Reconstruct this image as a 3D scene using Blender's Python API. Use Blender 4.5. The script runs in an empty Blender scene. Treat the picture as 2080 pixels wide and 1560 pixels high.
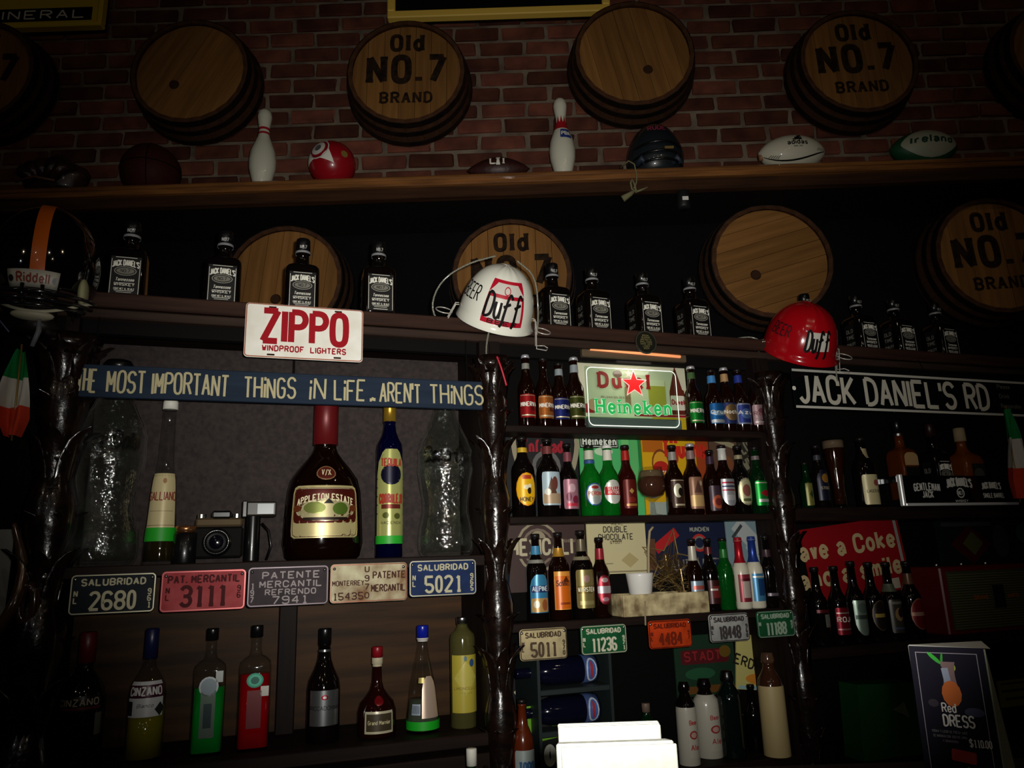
import bpy, math, random
from mathutils import Vector, Matrix
random.seed(7)
C = bpy.context.scene.collection
D = bpy.data
PI = math.pi
# ------------------------------------------------------------------ camera
F = 1500.0; TH = math.radians(13.5); PHI = 0.033; EYE = Vector((0, 0, 1.45))
_f = Vector((0, math.cos(TH), math.sin(TH))); _r0 = Vector((1, 0, 0)); _u0 = Vector((0, -math.sin(TH), math.cos(TH)))
_r = _r0*math.cos(PHI) - _u0*math.sin(PHI); _u = _u0*math.cos(PHI) + _r0*math.sin(PHI)
cd = D.cameras.new('camera'); cam = D.objects.new('camera', cd); C.objects.link(cam)
cd.sensor_width = 36; cd.lens = 36*F/2080; cd.clip_start = .02; cd.clip_end = 50
m = Matrix((_r, _u, -_f)).transposed().to_4x4(); m.translation = EYE; cam.matrix_world = m
bpy.context.scene.camera = cam
# ------------------------------------------------------------------ world, lights, exposure
sc = bpy.context.scene
sc.view_settings.view_transform = 'Standard'; sc.view_settings.look = 'None'; sc.view_settings.gamma = 1
sc.view_settings.use_curve_mapping = False; sc.view_settings.exposure = 0.0
w = D.worlds.new('dark_room'); sc.world = w; w.use_nodes = True
w.node_tree.nodes['Background'].inputs[0].default_value = (.5, .45, .42, 1)
w.node_tree.nodes['Background'].inputs[1].default_value = 0.003
def light(name, kind, loc, energy, color=(1, 1, 1), size=.02, target=None, **k):
    l = D.lights.new(name, kind); l.energy = energy; l.color = color
    if kind == 'AREA': l.size = size
    else: l.shadow_soft_size = size
    for a, b in k.items(): setattr(l, a, b)
    o = D.objects.new(name, l); C.objects.link(o); o.location = loc
    if target is not None:
        o.rotation_euler = (Vector(target)-Vector(loc)).to_track_quat('-Z', 'Y').to_euler()
    return o
aim = EYE + 3*(_f + 0.01*_r + 0.01*_u)
light('phone_flash', 'SPOT', EYE + .035*_r + .03*_u, 225, (1, .97, .90), .012, aim, spot_size=math.radians(76), spot_blend=1.0)
for i, (p, e, c) in enumerate([((-2.2, -1.2, 3.3), 5, (1, .8, .55)), ((-.6, -2.0, 3.5), 6, (1, .82, .6)), ((.9, -1.0, 3.6), 6, (1, .85, .65)),
        ((2.4, -1.8, 3.3), 5, (1, .8, .55)), ((.2, -3.6, 2.9), 6, (.95, .95, 1)), ((-3.0, -3.0, 2.7), 4, (.9, .95, 1)), ((1.5, .6, 3.75), 5, (1, .75, .5))]):
    light('ceiling_bulb', 'POINT', p, e, c, .035)
# ------------------------------------------------------------------ pixel helpers (2080 x 1560 frame)
def ray(px, py): return _f + _r*((px-1040)/F) - _u*((py-780)/F)
def proj(P):
    v = Vector(P)-EYE; k = v.dot(_f)
    return 1040+F*v.dot(_r)/k, 780-F*v.dot(_u)/k, k
class Frame:
    """a vertical plane: s along it, d behind it, z up"""
    def __init__(self, yaw, dist):
        self.yaw = math.radians(yaw); self.e = Vector((math.cos(self.yaw), math.sin(self.yaw), 0))
        self.n = Vector((-math.sin(self.yaw), math.cos(self.yaw), 0)); self.d0 = dist
    def W(self, s, d, z): return self.e*s + self.n*(self.d0+d) + Vector((0, 0, z))
    def sz(self, px, py, d=0):
        r = ray(px, py); t = (self.d0+d-EYE.dot(self.n))/r.dot(self.n); P = EYE+r*t
        return P.dot(self.e), P.z
    def s_at(self, px, z, d=0):
        k = (px-1040)/F; Q = self.W(0, d, z)-EYE
        return -(Q.dot(_r)-k*Q.dot(_f))/(self.e.dot(_r)-k*self.e.dot(_f))
    def z_at(self, py, s, d=0):
        k = (780-py)/F; Q = self.W(s, d, 0)-EYE; up = Vector((0, 0, 1))
        return -(Q.dot(_u)-k*Q.dot(_f))/(up.dot(_u)-k*up.dot(_f))
    def m_per_px(self, s, d, z): return proj(self.W(s, d, z))[2]/F
CAB = Frame(18.4, 2.467)
WALL = Frame(0.0, 4.0)
# ------------------------------------------------------------------ materials
MC = {}
def lin(c): return tuple(((x/255)/12.92 if x/255 <= .04045 else ((x/255+.055)/1.055)**2.4) for x in c)
def M(rgb, rough=.5, metal=0., trans=0., emit=0., coat=0., kind=None, rgb2=None, scale=8., bump=0., ior=1.45):
    key = (rgb, rough, metal, trans, emit, coat, kind, rgb2, scale, bump, ior)
    if key in MC: return MC[key]
    mt = D.materials.new('mat_%03d' % len(MC)); mt.use_nodes = True; nt = mt.node_tree; b = nt.nodes['Principled BSDF']
    if rough >= .55 and not coat: b.inputs['Specular IOR Level'].default_value = .15
    c = lin(rgb); b.inputs['Base Color'].default_value = (*c, 1); b.inputs['Roughness'].default_value = rough
    b.inputs['Metallic'].default_value = metal; b.inputs['Transmission Weight'].default_value = trans; b.inputs['IOR'].default_value = ior
    b.inputs['Coat Weight'].default_value = coat; b.inputs['Coat Roughness'].default_value = .06
    if emit: b.inputs['Emission Color'].default_value = (*c, 1); b.inputs['Emission Strength'].default_value = emit
    N = nt.nodes.new; L = nt.links.new
    if kind:
        tc = N('ShaderNodeTexCoord'); mp = N('ShaderNodeMapping'); L(tc.outputs['Object'], mp.inputs[0])
        nz = N('ShaderNodeTexNoise'); nz.inputs['Scale'].default_value = scale; nz.inputs['Detail'].default_value = 5; L(mp.outputs[0], nz.inputs[0])
        cr = N('ShaderNodeValToRGB'); c2 = lin(rgb2 or rgb)
        cr.color_ramp.elements[0].color = (*c, 1); cr.color_ramp.elements[1].color = (*c2, 1)
        cr.color_ramp.elements[0].position = .35; cr.color_ramp.elements[1].position = .68
        L(nz.outputs[0], cr.inputs[0])
        if kind == 'woodx': mp.inputs['Scale'].default_value = (.6, 8, 9)
        if kind == 'woodz': mp.inputs['Scale'].default_value = (9, 8, .6)
        if kind == 'brick':
            oi = N('ShaderNodeObjectInfo'); mr = N('ShaderNodeMapRange'); L(oi.outputs['Random'], mr.inputs[0]); mr.inputs[3].default_value = .45; mr.inputs[4].default_value = 1.35
            hs = N('ShaderNodeHueSaturation'); L(cr.outputs[0], hs.inputs['Color']); L(mr.outputs[0], hs.inputs['Value'])
            ad = N('ShaderNodeVectorMath'); ad.operation = 'ADD'; cb = N('ShaderNodeCombineXYZ'); mu = N('ShaderNodeMath'); mu.operation = 'MULTIPLY'; mu.inputs[1].default_value = 50
            L(oi.outputs['Random'], mu.inputs[0]); L(mu.outputs[0], cb.inputs[0]); L(tc.outputs['Object'], ad.inputs[0]); L(cb.outputs[0], ad.inputs[1]); L(ad.outputs[0], mp.inputs[0])
            L(hs.outputs[0], b.inputs['Base Color'])
        else: L(cr.outputs[0], b.inputs['Base Color'])
        if bump:
            bp = N('ShaderNodeBump'); bp.inputs['Strength'].default_value = bump; bp.inputs['Distance'].default_value = .004; L(nz.outputs[0], bp.inputs['Height']); L(bp.outputs[0], b.inputs['Normal'])
    MC[key] = mt; return mt
DARKW = M((22, 14, 12), .6, kind='woodx', rgb2=(35, 22, 17), scale=6)
DARKWZ = M((19, 12, 11), .6, kind='woodz', rgb2=(30, 19, 15), scale=6)
CARVE = M((13, 8, 7), .24, kind='noise', rgb2=(30, 16, 10), scale=30, coat=.45, bump=.8)
BROWNG = M((34, 13, 6), .06, trans=.55, coat=.4)
DARKG = M((14, 9, 8), .06, trans=.2, coat=.4)
GREENG = M((20, 150, 45), .05, trans=.75, coat=.3)
DGREENG = M((8, 60, 26), .06, trans=.7, coat=.3)
def thin_glass(tint, refl, bump=0.):
    mt = D.materials.new('thin_glass'); mt.use_nodes = True; nt = mt.node_tree; nt.nodes.clear(); N = nt.nodes.new; L = nt.links.new
    o = N('ShaderNodeOutputMaterial'); mx = N('ShaderNodeMixShader'); tr = N('ShaderNodeBsdfTransparent'); gl = N('ShaderNodeBsdfGlossy'); lw = N('ShaderNodeFresnel')
    tr.inputs[0].default_value = (*lin(tint), 1); gl.inputs['Roughness'].default_value = .04; gl.inputs[0].default_value = (refl, refl, refl, 1); ge = N('ShaderNodeNewGeometry'); mi = N('ShaderNodeMapRange'); mi.inputs[3].default_value = 1.5; mi.inputs[4].default_value = .6667; L(ge.outputs['Backfacing'], mi.inputs[0]); L(mi.outputs[0], lw.inputs[0])
    if bump:
        tc = N('ShaderNodeTexCoord'); nz = N('ShaderNodeTexNoise'); nz.inputs['Scale'].default_value = 55; L(tc.outputs['Object'], nz.inputs[0]); bp = N('ShaderNodeBump'); bp.inputs['Strength'].default_value = bump
        bp.inputs['Distance'].default_value = .01; L(nz.outputs[0], bp.inputs['Height']); L(bp.outputs[0], gl.inputs['Normal'])
    L(lw.outputs[0], mx.inputs[0]); L(tr.outputs[0], mx.inputs[1]); L(gl.outputs[0], mx.inputs[2]); L(mx.outputs[0], o.inputs[0]); return mt
CLEARG = thin_glass((246, 247, 246), 1.)
COKEG = thin_glass((246, 249, 247), 2.2, .6)
BLACKP = M((12, 12, 13), .3, coat=.3)
WHITEP = M((225, 223, 210), .5)
CREAM = M((214, 205, 165), .5)
STEEL = M((190, 190, 188), .25, 1.)
WHITEINK = M((236, 232, 216), .6)
BLACKINK = M((14, 12, 12), .6)
REDINK = M((168, 22, 30), .5)
# ------------------------------------------------------------------ mesh builder
class G:
    def __init__(s): s.v = []; s.f = []; s.T = None
    def add(s, vs, fs):
        b = len(s.v); s.v += [tuple(s.T @ Vector(p)) if s.T else tuple(p) for p in vs]; s.f += [tuple(i+b for i in f) for f in fs]; return s
    def box(s, x0, x1, y0, y1, z0, z1, c=0.0):
        if c <= 0:
            vs = [(x, y, z) for x in (x0, x1) for y in (y0, y1) for z in (z0, z1)]
            return s.add(vs, [(0, 1, 3, 2), (4, 6, 7, 5), (0, 4, 5, 1), (2, 3, 7, 6), (0, 2, 6, 4), (1, 5, 7, 3)])
        vs = []; X = (x0, x1); Y = (y0, y1); Z = (z0, z1)      # chamfered box: 24 vertices
        idx = {}
        for i in range(2):
            for j in range(2):
                for k in range(2):
                    sx, sy, sz = (c, -c)[i], (c, -c)[j], (c, -c)[k]
                    for a, p in enumerate(((X[i], Y[j]+sy, Z[k]+sz), (X[i]+sx, Y[j], Z[k]+sz), (X[i]+sx, Y[j]+sy, Z[k]))):
                        idx[(i, j, k, a)] = len(vs); vs.append(p)
        I = idx; fs = []
        for i in range(2):
            fs.append([I[i, 0, 0, 0], I[i, 1, 0, 0], I[i, 1, 1, 0], I[i, 0, 1, 0]]); fs.append([I[0, i, 0, 1], I[1, i, 0, 1], I[1, i, 1, 1], I[0, i, 1, 1]])
            fs.append([I[0, 0, i, 2], I[1, 0, i, 2], I[1, 1, i, 2], I[0, 1, i, 2]])
            for j in range(2):
                fs.append([I[i, j, 0, 0], I[i, j, 1, 0], I[i, j, 1, 1], I[i, j, 0, 1]]); fs.append([I[i, 0, j, 0], I[i, 1, j, 0], I[i, 1, j, 2], I[i, 0, j, 2]])
                fs.append([I[0, i, j, 1], I[1, i, j, 1], I[1, i, j, 2], I[0, i, j, 2]])
                for k in range(2): fs.append([I[i, j, k, 0], I[i, j, k, 1], I[i, j, k, 2]])
        return s.add(vs, fs)
    def lathe(s, prof, R=1., H=1., n=24, cap=True, cx=0, cy=0, ky=1.):
        """prof: (z, r[, squareness]) fractions"""
        vs = []; fs = []
        for p in prof:
            z, r = p[0]*H, p[1]*R; q = p[2] if len(p) > 2 else 2.
            for i in range(n):
                a = 2*PI*(i+.5)/n; ca, sa = math.cos(a), math.sin(a)
                if q != 2.: ca = math.copysign(abs(ca)**(2/q), ca); sa = math.copysign(abs(sa)**(2/q), sa)
                vs.append((cx+r*ca, cy+r*sa*ky, z))
        for k in range(len(prof)-1):
            for i in range(n):
                j = (i+1) % n; fs.append((k*n+i, k*n+j, (k+1)*n+j, (k+1)*n+i))
        if cap: fs.append(tuple(range(n-1, -1, -1))); fs.append(tuple((len(prof)-1)*n+i for i in range(n)))
        return s.add(vs, fs)
    def tube(s, pts, r, n=8, closed=False):
        pts = [Vector(p) for p in pts]; m_ = len(pts); vs = []; fs = []; prev = None
        for i, p in enumerate(pts):
            t = (pts[(i+1) % m_]-pts[i-1]) if closed else (pts[min(i+1, m_-1)]-pts[max(i-1, 0)])
            t.normalize()
            u = prev - t*prev.dot(t) if prev is not None else t.orthogonal()
            if u.length < 1e-6: u = t.orthogonal()
            u.normalize(); prev = u; v = t.cross(u); rr = r[i] if isinstance(r, (list, tuple)) else r
            for k in range(n): vs.append(p+(u*math.cos(2*PI*k/n)+v*math.sin(2*PI*k/n))*rr)
        for i in range(m_ if closed else m_-1):
            for k in range(n):
                a, b = i*n+k, i*n+(k+1) % n; c, d_ = ((i+1) % m_)*n+(k+1) % n, ((i+1) % m_)*n+k; fs.append((a, b, c, d_))
        if not closed: fs.append(tuple(range(n-1, -1, -1))); fs.append(tuple((m_-1)*n+i for i in range(n)))
        return s.add(vs, fs)
    def mesh(s, name, mat, smooth=False):
        me = D.meshes.new(name); me.from_pydata(s.v, [], s.f); me.materials.append(mat)
        if smooth: me.polygons.foreach_set('use_smooth', [True]*len(me.polygons))
        me.update(); return me
    def obj(s, name, mat, parent=None, smooth=False, loc=(0, 0, 0), rot=(0, 0, 0)):
        o = D.objects.new(name, s.mesh(name, mat, smooth)); C.objects.link(o); o.location = loc; o.rotation_euler = rot
        if parent: o.parent = parent
        return o
def inst(name, me, parent=None, loc=(0, 0, 0), rot=(0, 0, 0)):
    o = D.objects.new(name, me); C.objects.link(o); o.location = loc; o.rotation_euler = rot
    if parent: o.parent = parent
    return o
def tag(o, label, cat, group=None, kind=None):
    if label: o['label'] = label
    if cat: o['category'] = cat
    if group: o['group'] = group
    if kind: o['kind'] = kind
    return o
def thing(name, label, cat, loc, rz=0., group=None, rot=None):
    o = D.objects.new(name, None); C.objects.link(o); o.empty_display_size = .05; o.location = loc
    o.rotation_euler = rot if rot else (0, 0, rz)
    return tag(o, label, cat, group)
def struct(g, name, mat, loc=(0, 0, 0), rz=0., parent=None):
    o = g.obj(name, mat, parent, loc=loc, rot=(0, 0, rz))
    if not parent: o['kind'] = 'structure'
    return o
# ------------------------------------------------------------------ stroke lettering
GL = {'A': '02 28 42/14 34', 'B': '02 08/s08 38 47 46 35 05/s05 35 44 43 32 02', 'C': 's46 47 38 18 07 03 12 32 43 44', 'D': '02 08/s08 28 47 43 22 02',
 'E': '48 08 02 42/05 35', 'F': '48 08 02/05 35', 'G': 's47 38 18 07 03 12 32 43 45/45 25', 'H': '02 08/42 48/05 45', 'I': '02 08', 'J': 's38 33 22 12 03',
 'K': '02 08/48 04/15 42', 'L': '08 02 42', 'M': '02 08 24 48 42', 'N': '02 08 42 48', 'O': 'o18 38 47 43 32 12 03 07', 'P': '02 08/s08 38 47 46 35 05',
 'Q': 'o18 38 47 43 32 12 03 07/24 42', 'R': '02 08/s08 38 47 46 35 05/25 42', 'S': 's47 38 18 07 06 15 35 44 43 32 12 03', 'T': '08 48/28 22', 'U': 's08 03 12 32 43 48',
 'V': '08 22 48', 'W': '08 12 26 32 48', 'X': '02 48/08 42', 'Y': '08 25 48/25 22', 'Z': '08 48 02 42', '0': 'o18 28 37 33 22 12 03 07', '1': '17 28 22/12 32',
 '2': 's07 18 38 47 46 02/02 42', '3': 's07 18 38 47 46 35 15/s15 35 44 43 32 12 03', '4': '38 04 44/38 32', '5': '48 08 05/s05 35 44 43 32 12 03',
 '6': 's47 38 18 07 03 12 32 43 44 35 15 04', '7': '08 48 12', '8': 'o18 38 47 46 35 15 06 07/o15 35 44 43 32 12 03 04', '9': 's03 12 32 43 47 38 18 07 06 15 35 46',
 'a': 's05 16 26 35 32/s35 24 14 03 12 22 34', 'b': '08 02/o16 26 35 33 22 12 03 05', 'c': 's35 26 16 05 03 12 22 33', 'd': '38 32/o26 16 05 03 12 22 33 35',
 'e': '04 34/s34 35 26 16 05 03 12 22 33', 'f': 's38 28 17 12/06 26', '%': 's57 48 38 27 13 11 00/05 46', 'g': '36 31/s31 20 10 01/o26 16 05 03 12 22 33 35', 'h': '08 02/s05 16 26 35 32', 'i': '02 06/07 08',
 'j': 's16 11 00/17 18', 'k': '08 02/36 04/14 32', 'l': '08 02', 'm': '06 02/s05 16 25 22/s25 36 45 42', 'n': '06 02/s05 16 26 35 32', 'o': 'o16 26 35 33 22 12 03 05',
 'p': '06 00/o16 26 35 33 22 12 03 05', 'r': '06 02/s05 16 26', 's': 's35 26 16 05 14 24 33 22 12 03', 't': 's18 13 22 32/06 36', 'u': 's06 03 12 22 33 36/36 32',
 'v': '06 12 26', 'w': '06 12 24 32 46', 'x': '02 36/06 32', 'y': '06 13/36 00', 'z': '06 36 02 32', '.': '02 03', "'": '08 06', ',': '03 01', '-': '05 25', '$': 's47 38 18 07 06 15 35 44 43 32 12 03/29 21', '/': '01 38'}
def chaikin(p, closed, it=2):
    for _ in range(it):
        q = []; n = len(p)
        rng = range(n) if closed else range(n-1)
        if not closed: q.append(p[0])
        for i in rng:
            a, b = p[i], p[(i+1) % n]
            q += [(a[0]*.75+b[0]*.25, a[1]*.75+b[1]*.25), (a[0]*.25+b[0]*.75, a[1]*.25+b[1]*.75)]
        if not closed: q.append(p[-1])
        p = q
    return p
def ribbon(p, w, closed=False, taper=None):
    n = len(p); vs = []
    for i in range(n):
        if closed: a, b = p[i-1], p[(i+1) % n]
        else: a, b = p[max(i-1, 0)], p[min(i+1, n-1)]
        c = p[i]
        t1 = Vector((c[0]-a[0], c[1]-a[1])); t2 = Vector((b[0]-c[0], b[1]-c[1]))
        if t1.length < 1e-9: t1 = t2.copy()
        if t2.length < 1e-9: t2 = t1.copy()
        t1.normalize(); t2.normalize(); t = t1+t2
        if t.length < 1e-6: t = t1.copy()
        t.normalize(); nrm = Vector((-t.y, t.x)); k = 1/max(.45, nrm.dot(Vector((-t1.y, t1.x))))
        hw = w/2*k
        vs += [(c[0]+nrm.x*hw, c[1]+nrm.y*hw), (c[0]-nrm.x*hw, c[1]-nrm.y*hw)]
    fs = [(2*i, 2*i+1, 2*((i+1) % n)+1, 2*((i+1) % n)) for i in range(n if closed else n-1)]
    return vs, fs
def text2d(txt, h, width=None, sw=.16, serif=False, gap=1.3, jit=0., slant=0., sub=1):
    """list of (verts, faces) in the plane, centred on x, baseline at 0, cap height h"""
    un = h/6.; out = []; x = 0.; strokes = []; gap = max(gap, sw*6+.8+(.7 if serif else 0))
    for ch in txt:
        if ch == ' ': x += 3.2; continue
        if ch not in GL: ch = ch.upper() if ch.upper() in GL else '-'
        mx = 0; js = random.uniform(-jit, jit); jr = random.uniform(-jit, jit)*.12; jk = 1+random.uniform(-jit, jit)*.12
        for st in GL[ch].split('/'):
            k = st[0] if st[0] in 'so' else ''
            pts = [(int(t[0]), int(t[1])-2) for t in st[len(k):].split()]
            mx = max(mx, max(q[0] for q in pts)); raw = pts
            if k: pts = chaikin(pts, k == 'o')
            pts = [(x+(q[0]-jr*q[1])*jk+slant*q[1], (q[1]*jk+js*.5)) for q in pts]
            if k: strokes.append((pts, k == 'o'))
            else:      # break straight strokes at sharp corners so that the joints stay clean
                run = [pts[0]]
                for i in range(1, len(pts)):
                    run.append(pts[i])
                    if i == len(pts)-1: strokes.append((run, False)); break
                    a_ = Vector((pts[i][0]-pts[i-1][0], pts[i][1]-pts[i-1][1])); b_ = Vector((pts[i+1][0]-pts[i][0], pts[i+1][1]-pts[i][1]))
                    if a_.length and b_.length and abs(a_.angle(b_)) > .9:
                        e_ = min(sw*3*.55, .6); c_ = pts[i]; a2, b2 = a_.normalized()*e_, b_.normalized()*e_
                        flat_ = abs(a_.angle(b_)-PI/2) < .35
                        if flat_: run[-1] = (c_[0]+a2.x, c_[1]+a2.y)
                        strokes.append((run, False)); run = [c_]
            if serif and k != 'o':
                for q in ((raw[0], raw[-1]) if k == '' else ()):
                    if q[1] in (0, 6, 4) and ch not in "ZT275.,'-" or (ch == 'T' and q[1] == 0):
                        strokes.append(([(x+q[0]-1.1, q[1]+(.15 if q[1] == 0 else -.15)), (x+q[0]+1.1, q[1]+(.12 if q[1] == 0 else -.12))], 'S'))
        x += mx+gap
    tot = max(x-gap, .01); kx = (width/(tot*un) if width else 1.)
    for pts, cl in strokes:
        P = [((q[0]-tot/2)*un*kx, q[1]*un) for q in pts]
        wd = sw*h*(.55 if cl == 'S' else 1)
        if cl == 'S': cl = False
        if sub > 1:
            Q = []
            for i in range(len(P)-1): Q += [(P[i][0]+(P[i+1][0]-P[i][0])*j/sub, P[i][1]+(P[i+1][1]-P[i][1])*j/sub) for j in range(sub)]
            P = Q+([P[-1]] if not cl else [P[-1]])
        out.append(ribbon(P, wd, cl))
    return out
def put_text(g, txt, h, fn, width=None, x=0., z=0., thick=0., rot=0., arc=0., **k):
    """writes into g; fn(x, z, depth) -> 3D point; arc bends the baseline upward in the middle"""
    for n_, (vs, fs) in enumerate(text2d(txt, h, width, **k)):
        lift = .00004*(n_ % 9)
        q = []
        for a, b in vs:
            b2 = b - arc*(a*a)
            c, s_ = math.cos(rot), math.sin(rot); q.append((x+a*c-b2*s_, z+a*s_+b2*c))
        if thick <= 0: g.add([fn(a, b, lift) for a, b in q], fs)
        else:
            m_ = len(q); V = [fn(a, b, thick+lift) for a, b in q]+[fn(a, b, -.001) for a, b in q]; E = {}
            for f in fs:
                for i in range(len(f)):
                    e = (f[i], f[(i+1) % len(f)]); E[e] = 1
            F2 = list(fs)+[(b, a, a+m_, b+m_) for a, b in E if (b, a) not in E]
            g.add(V, F2)
    return g
SH = {'rect': lambda v: 1., 'oval': lambda v: math.sqrt(max(0, 1-v*v)), 'round': lambda v: 1. if abs(v) < .8 else .86+.14*math.sqrt(max(0, 1-((abs(v)-.8)/.2)**2)),
 'shield': lambda v: 1. if v > -.1 else math.sqrt(max(0, 1-((v+.1)/.92)**2))*.98+.02, 'arch': lambda v: 1. if v < .3 else math.sqrt(max(0, 1-((v-.3)/.75)**2)),
 'diamond': lambda v: 1-abs(v), 'trap': lambda v: 1-.22*v, 'vee': lambda v: .25+.375*(v+1), 'tri': lambda v: (1-v)/2, 'hour': lambda v: .78+.22*v*v}
def patch(g, fn, w_, h_, x=0., z=0., shape='rect', depth=0., nx=8, nz=8, rot=0., thick=0.):
    """a decal of half widths given by the shape"""
    S = SH[shape]; vs = []; fs = []; c, s_ = math.cos(rot), math.sin(rot)
    def lay(dp):
        for j in range(nz+1):
            v = -1+2*j/nz
            if shape in ('oval', 'round', 'arch', 'shield'): v = math.sin(v*PI/2)
            hw = S(v)
            for i in range(nx+1):
                a = (-1+2*i/nx)*hw*w_/2; b = v*h_/2; vs.append(fn(x+a*c-b*s_, z+a*s_+b*c, dp))
    lay(depth)
    W = nx+1
    for j in range(nz):
        for i in range(nx): fs.append((j*W+i, j*W+i+1, (j+1)*W+i+1, (j+1)*W+i))
    if thick > 0:
        lay(depth-thick); o = W*(nz+1)
        for j in range(nz):
            fs.append((j*W, (j+1)*W, (j+1)*W+o, j*W+o)); fs.append((j*W+nx, j*W+nx+o, (j+1)*W+nx+o, (j+1)*W+nx))
        for i in range(nx): fs.append((i, i+o, i+1+o, i+1)); fs.append((nz*W+i, nz*W+i+1, nz*W+i+1+o, nz*W+i+o))
    return g.add(vs, fs)
def poly(g, fn, pts, depth=0., thick=0.):
    n = len(pts); vs = [fn(a, b, depth) for a, b in pts]; fs = [tuple(range(n))]
    if thick: vs += [fn(a, b, depth-thick) for a, b in pts]; fs += [tuple(range(2*n-1, n-1, -1))]+[(i, i+n, (i+1) % n+n, (i+1) % n) for i in range(n)]
    return g.add(vs, fs)
def flat(x, z, dp): return (x, -dp, z)
def disc(g, fn, x, z, r, depth=0., n=20, r2=None, thick=0.):
    if r2 is None: return poly(g, fn, [(x+r*math.cos(2*PI*i/n), z+r*math.sin(2*PI*i/n)) for i in range(n)], depth, thick)
    vs = []
    for i in range(n):
        c, s_ = math.cos(2*PI*i/n), math.sin(2*PI*i/n); vs += [fn(x+r*c, z+r*s_, depth), fn(x+r2*c, z+r2*s_, depth)]
    return g.add(vs, [(2*i, 2*i+1, (2*i+3) % (2*n), (2*i+2) % (2*n)) for i in range(n)])
# ================================================================== the setting
YAW = CAB.yaw
ZJ, ZL1, ZL2, ZM1, ZM2, ZM3, ZM4, ZR1, ZR2 = 2.31, 1.475, .92, CAB.sz(1300, 875, .05)[1], CAB.sz(1300, 1048, .05)[1], 1.246, .733, 1.62, 1.09
TOPZ = 3.43
mortar = M((132, 120, 104), .95, kind='noise', rgb2=(92, 78, 68), scale=6, bump=.6)
wb = G().box(-4.6, 4.6, 0, .2, TOPZ-.02, 5.6).obj('wall_back', mortar, loc=(0, 4.0, 0)); wb['kind'] = 'structure'
brickm = M((84, 48, 40), .9, kind='brick', rgb2=(116, 68, 52), scale=7, bump=.5)
bm = []
for v in range(6):
    g = G().box(-.133, .133, -.016, .02, -.0425, .0425, .007); random.seed(50+v)
    g.v = [(x+random.uniform(-.006, .006), y+(random.uniform(-.004, .004) if y < 0 else 0), z+random.uniform(-.003, .003)) for x, y, z in g.v]
    bm.append(g.mesh('brick', brickm))
random.seed(3); rest = G(); bricks = []
for r in range(19):
    z = TOPZ+.045+r*.1085
    for c in range(-16, 17):
        x = c*.289+(.1445 if r % 2 else 0)+random.uniform(-.006, .006)
        if abs(x) > 4.4: continue
        q = proj((x, 4, z)); vis = -60 < q[0] < 2140 and -40 < q[1] < 400
        bricks.append((0 if vis else 1, abs(q[0]-1040)+abs(q[1]-150)*2, x, z))
bricks.sort()
for i, (_, _, x, z) in enumerate(bricks):
    dz, dy = random.uniform(-.003, .003), random.uniform(-.005, .004)
    if i < 298: inst('brick', random.choice(bm), wb, (x, dy, z+dz), (0, random.uniform(-.012, .012), 0))
    else: rest.box(x-.133, x+.133, -.013, .02, z-.0425, z+.0425, .007)
o = rest.obj('bricks_beyond', brickm, wb); o['kind'] = 'stuff'
blackw = M((10, 10, 15), .9, kind='noise', rgb2=(6, 6, 9), scale=5)
struct(G().box(-4.6, 4.6, 0, .2, 0, TOPZ-.03), 'wall_back_lower', blackw, (0, 4.0, 0))
struct(G().box(-4.8, -4.6, -5, 4.2, 0, 5.6), 'wall_left', M((40, 30, 26), .8)); struct(G().box(4.6, 4.8, -5, 4.2, 0, 5.6), 'wall_right', M((40, 30, 26), .8))
struct(G().box(-4.8, 4.8, -5.2, -5, 0, 5.6), 'wall_front', M((40, 30, 26), .8))
struct(G().box(-4.8, 4.8, -5.2, 4.2, -.1, 0), 'floor', M((46, 34, 28), .6, kind='noise', rgb2=(32, 24, 20), scale=4))
struct(G().box(-4.8, 4.8, -5.2, 4.2, 5.6, 5.7), 'ceiling', M((26, 24, 24), .8))

# upper shelf that carries the balls and pins
SHW = M((104, 66, 34), .4, kind='woodx', rgb2=(150, 98, 50), scale=5, coat=.3)
us = thing('wall_shelf', 'long varnished wooden shelf running along the brick wall under the upper barrels', 'shelf', (0, 3.5, TOPZ))
G().box(-4.5, 4.5, 0, .49, -.055, 0, .006).obj('shelf_board', SHW, us)
G().box(-4.5, 4.5, .03, .07, -.115, -.055).obj('apron', M((48, 30, 20), .6, kind='woodx', rgb2=(66, 42, 26), scale=5), us)
G().box(-4.5, 4.5, .44, .485, 0, .15, .004).obj('back_board', M((58, 32, 22), .55, kind='woodx', rgb2=(74, 42, 27), scale=5), us)
G().box(-4.5, 4.5, -.012, 0, -.03, -.012, .004).obj('edge_moulding', SHW, us)
G().box(-4.5, 4.5, .071, .485, -.10, -.056).obj('underside_shade', M((13, 11, 11), .9), us)  # near-black sheet: shade under the shelf put into its colour

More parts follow.
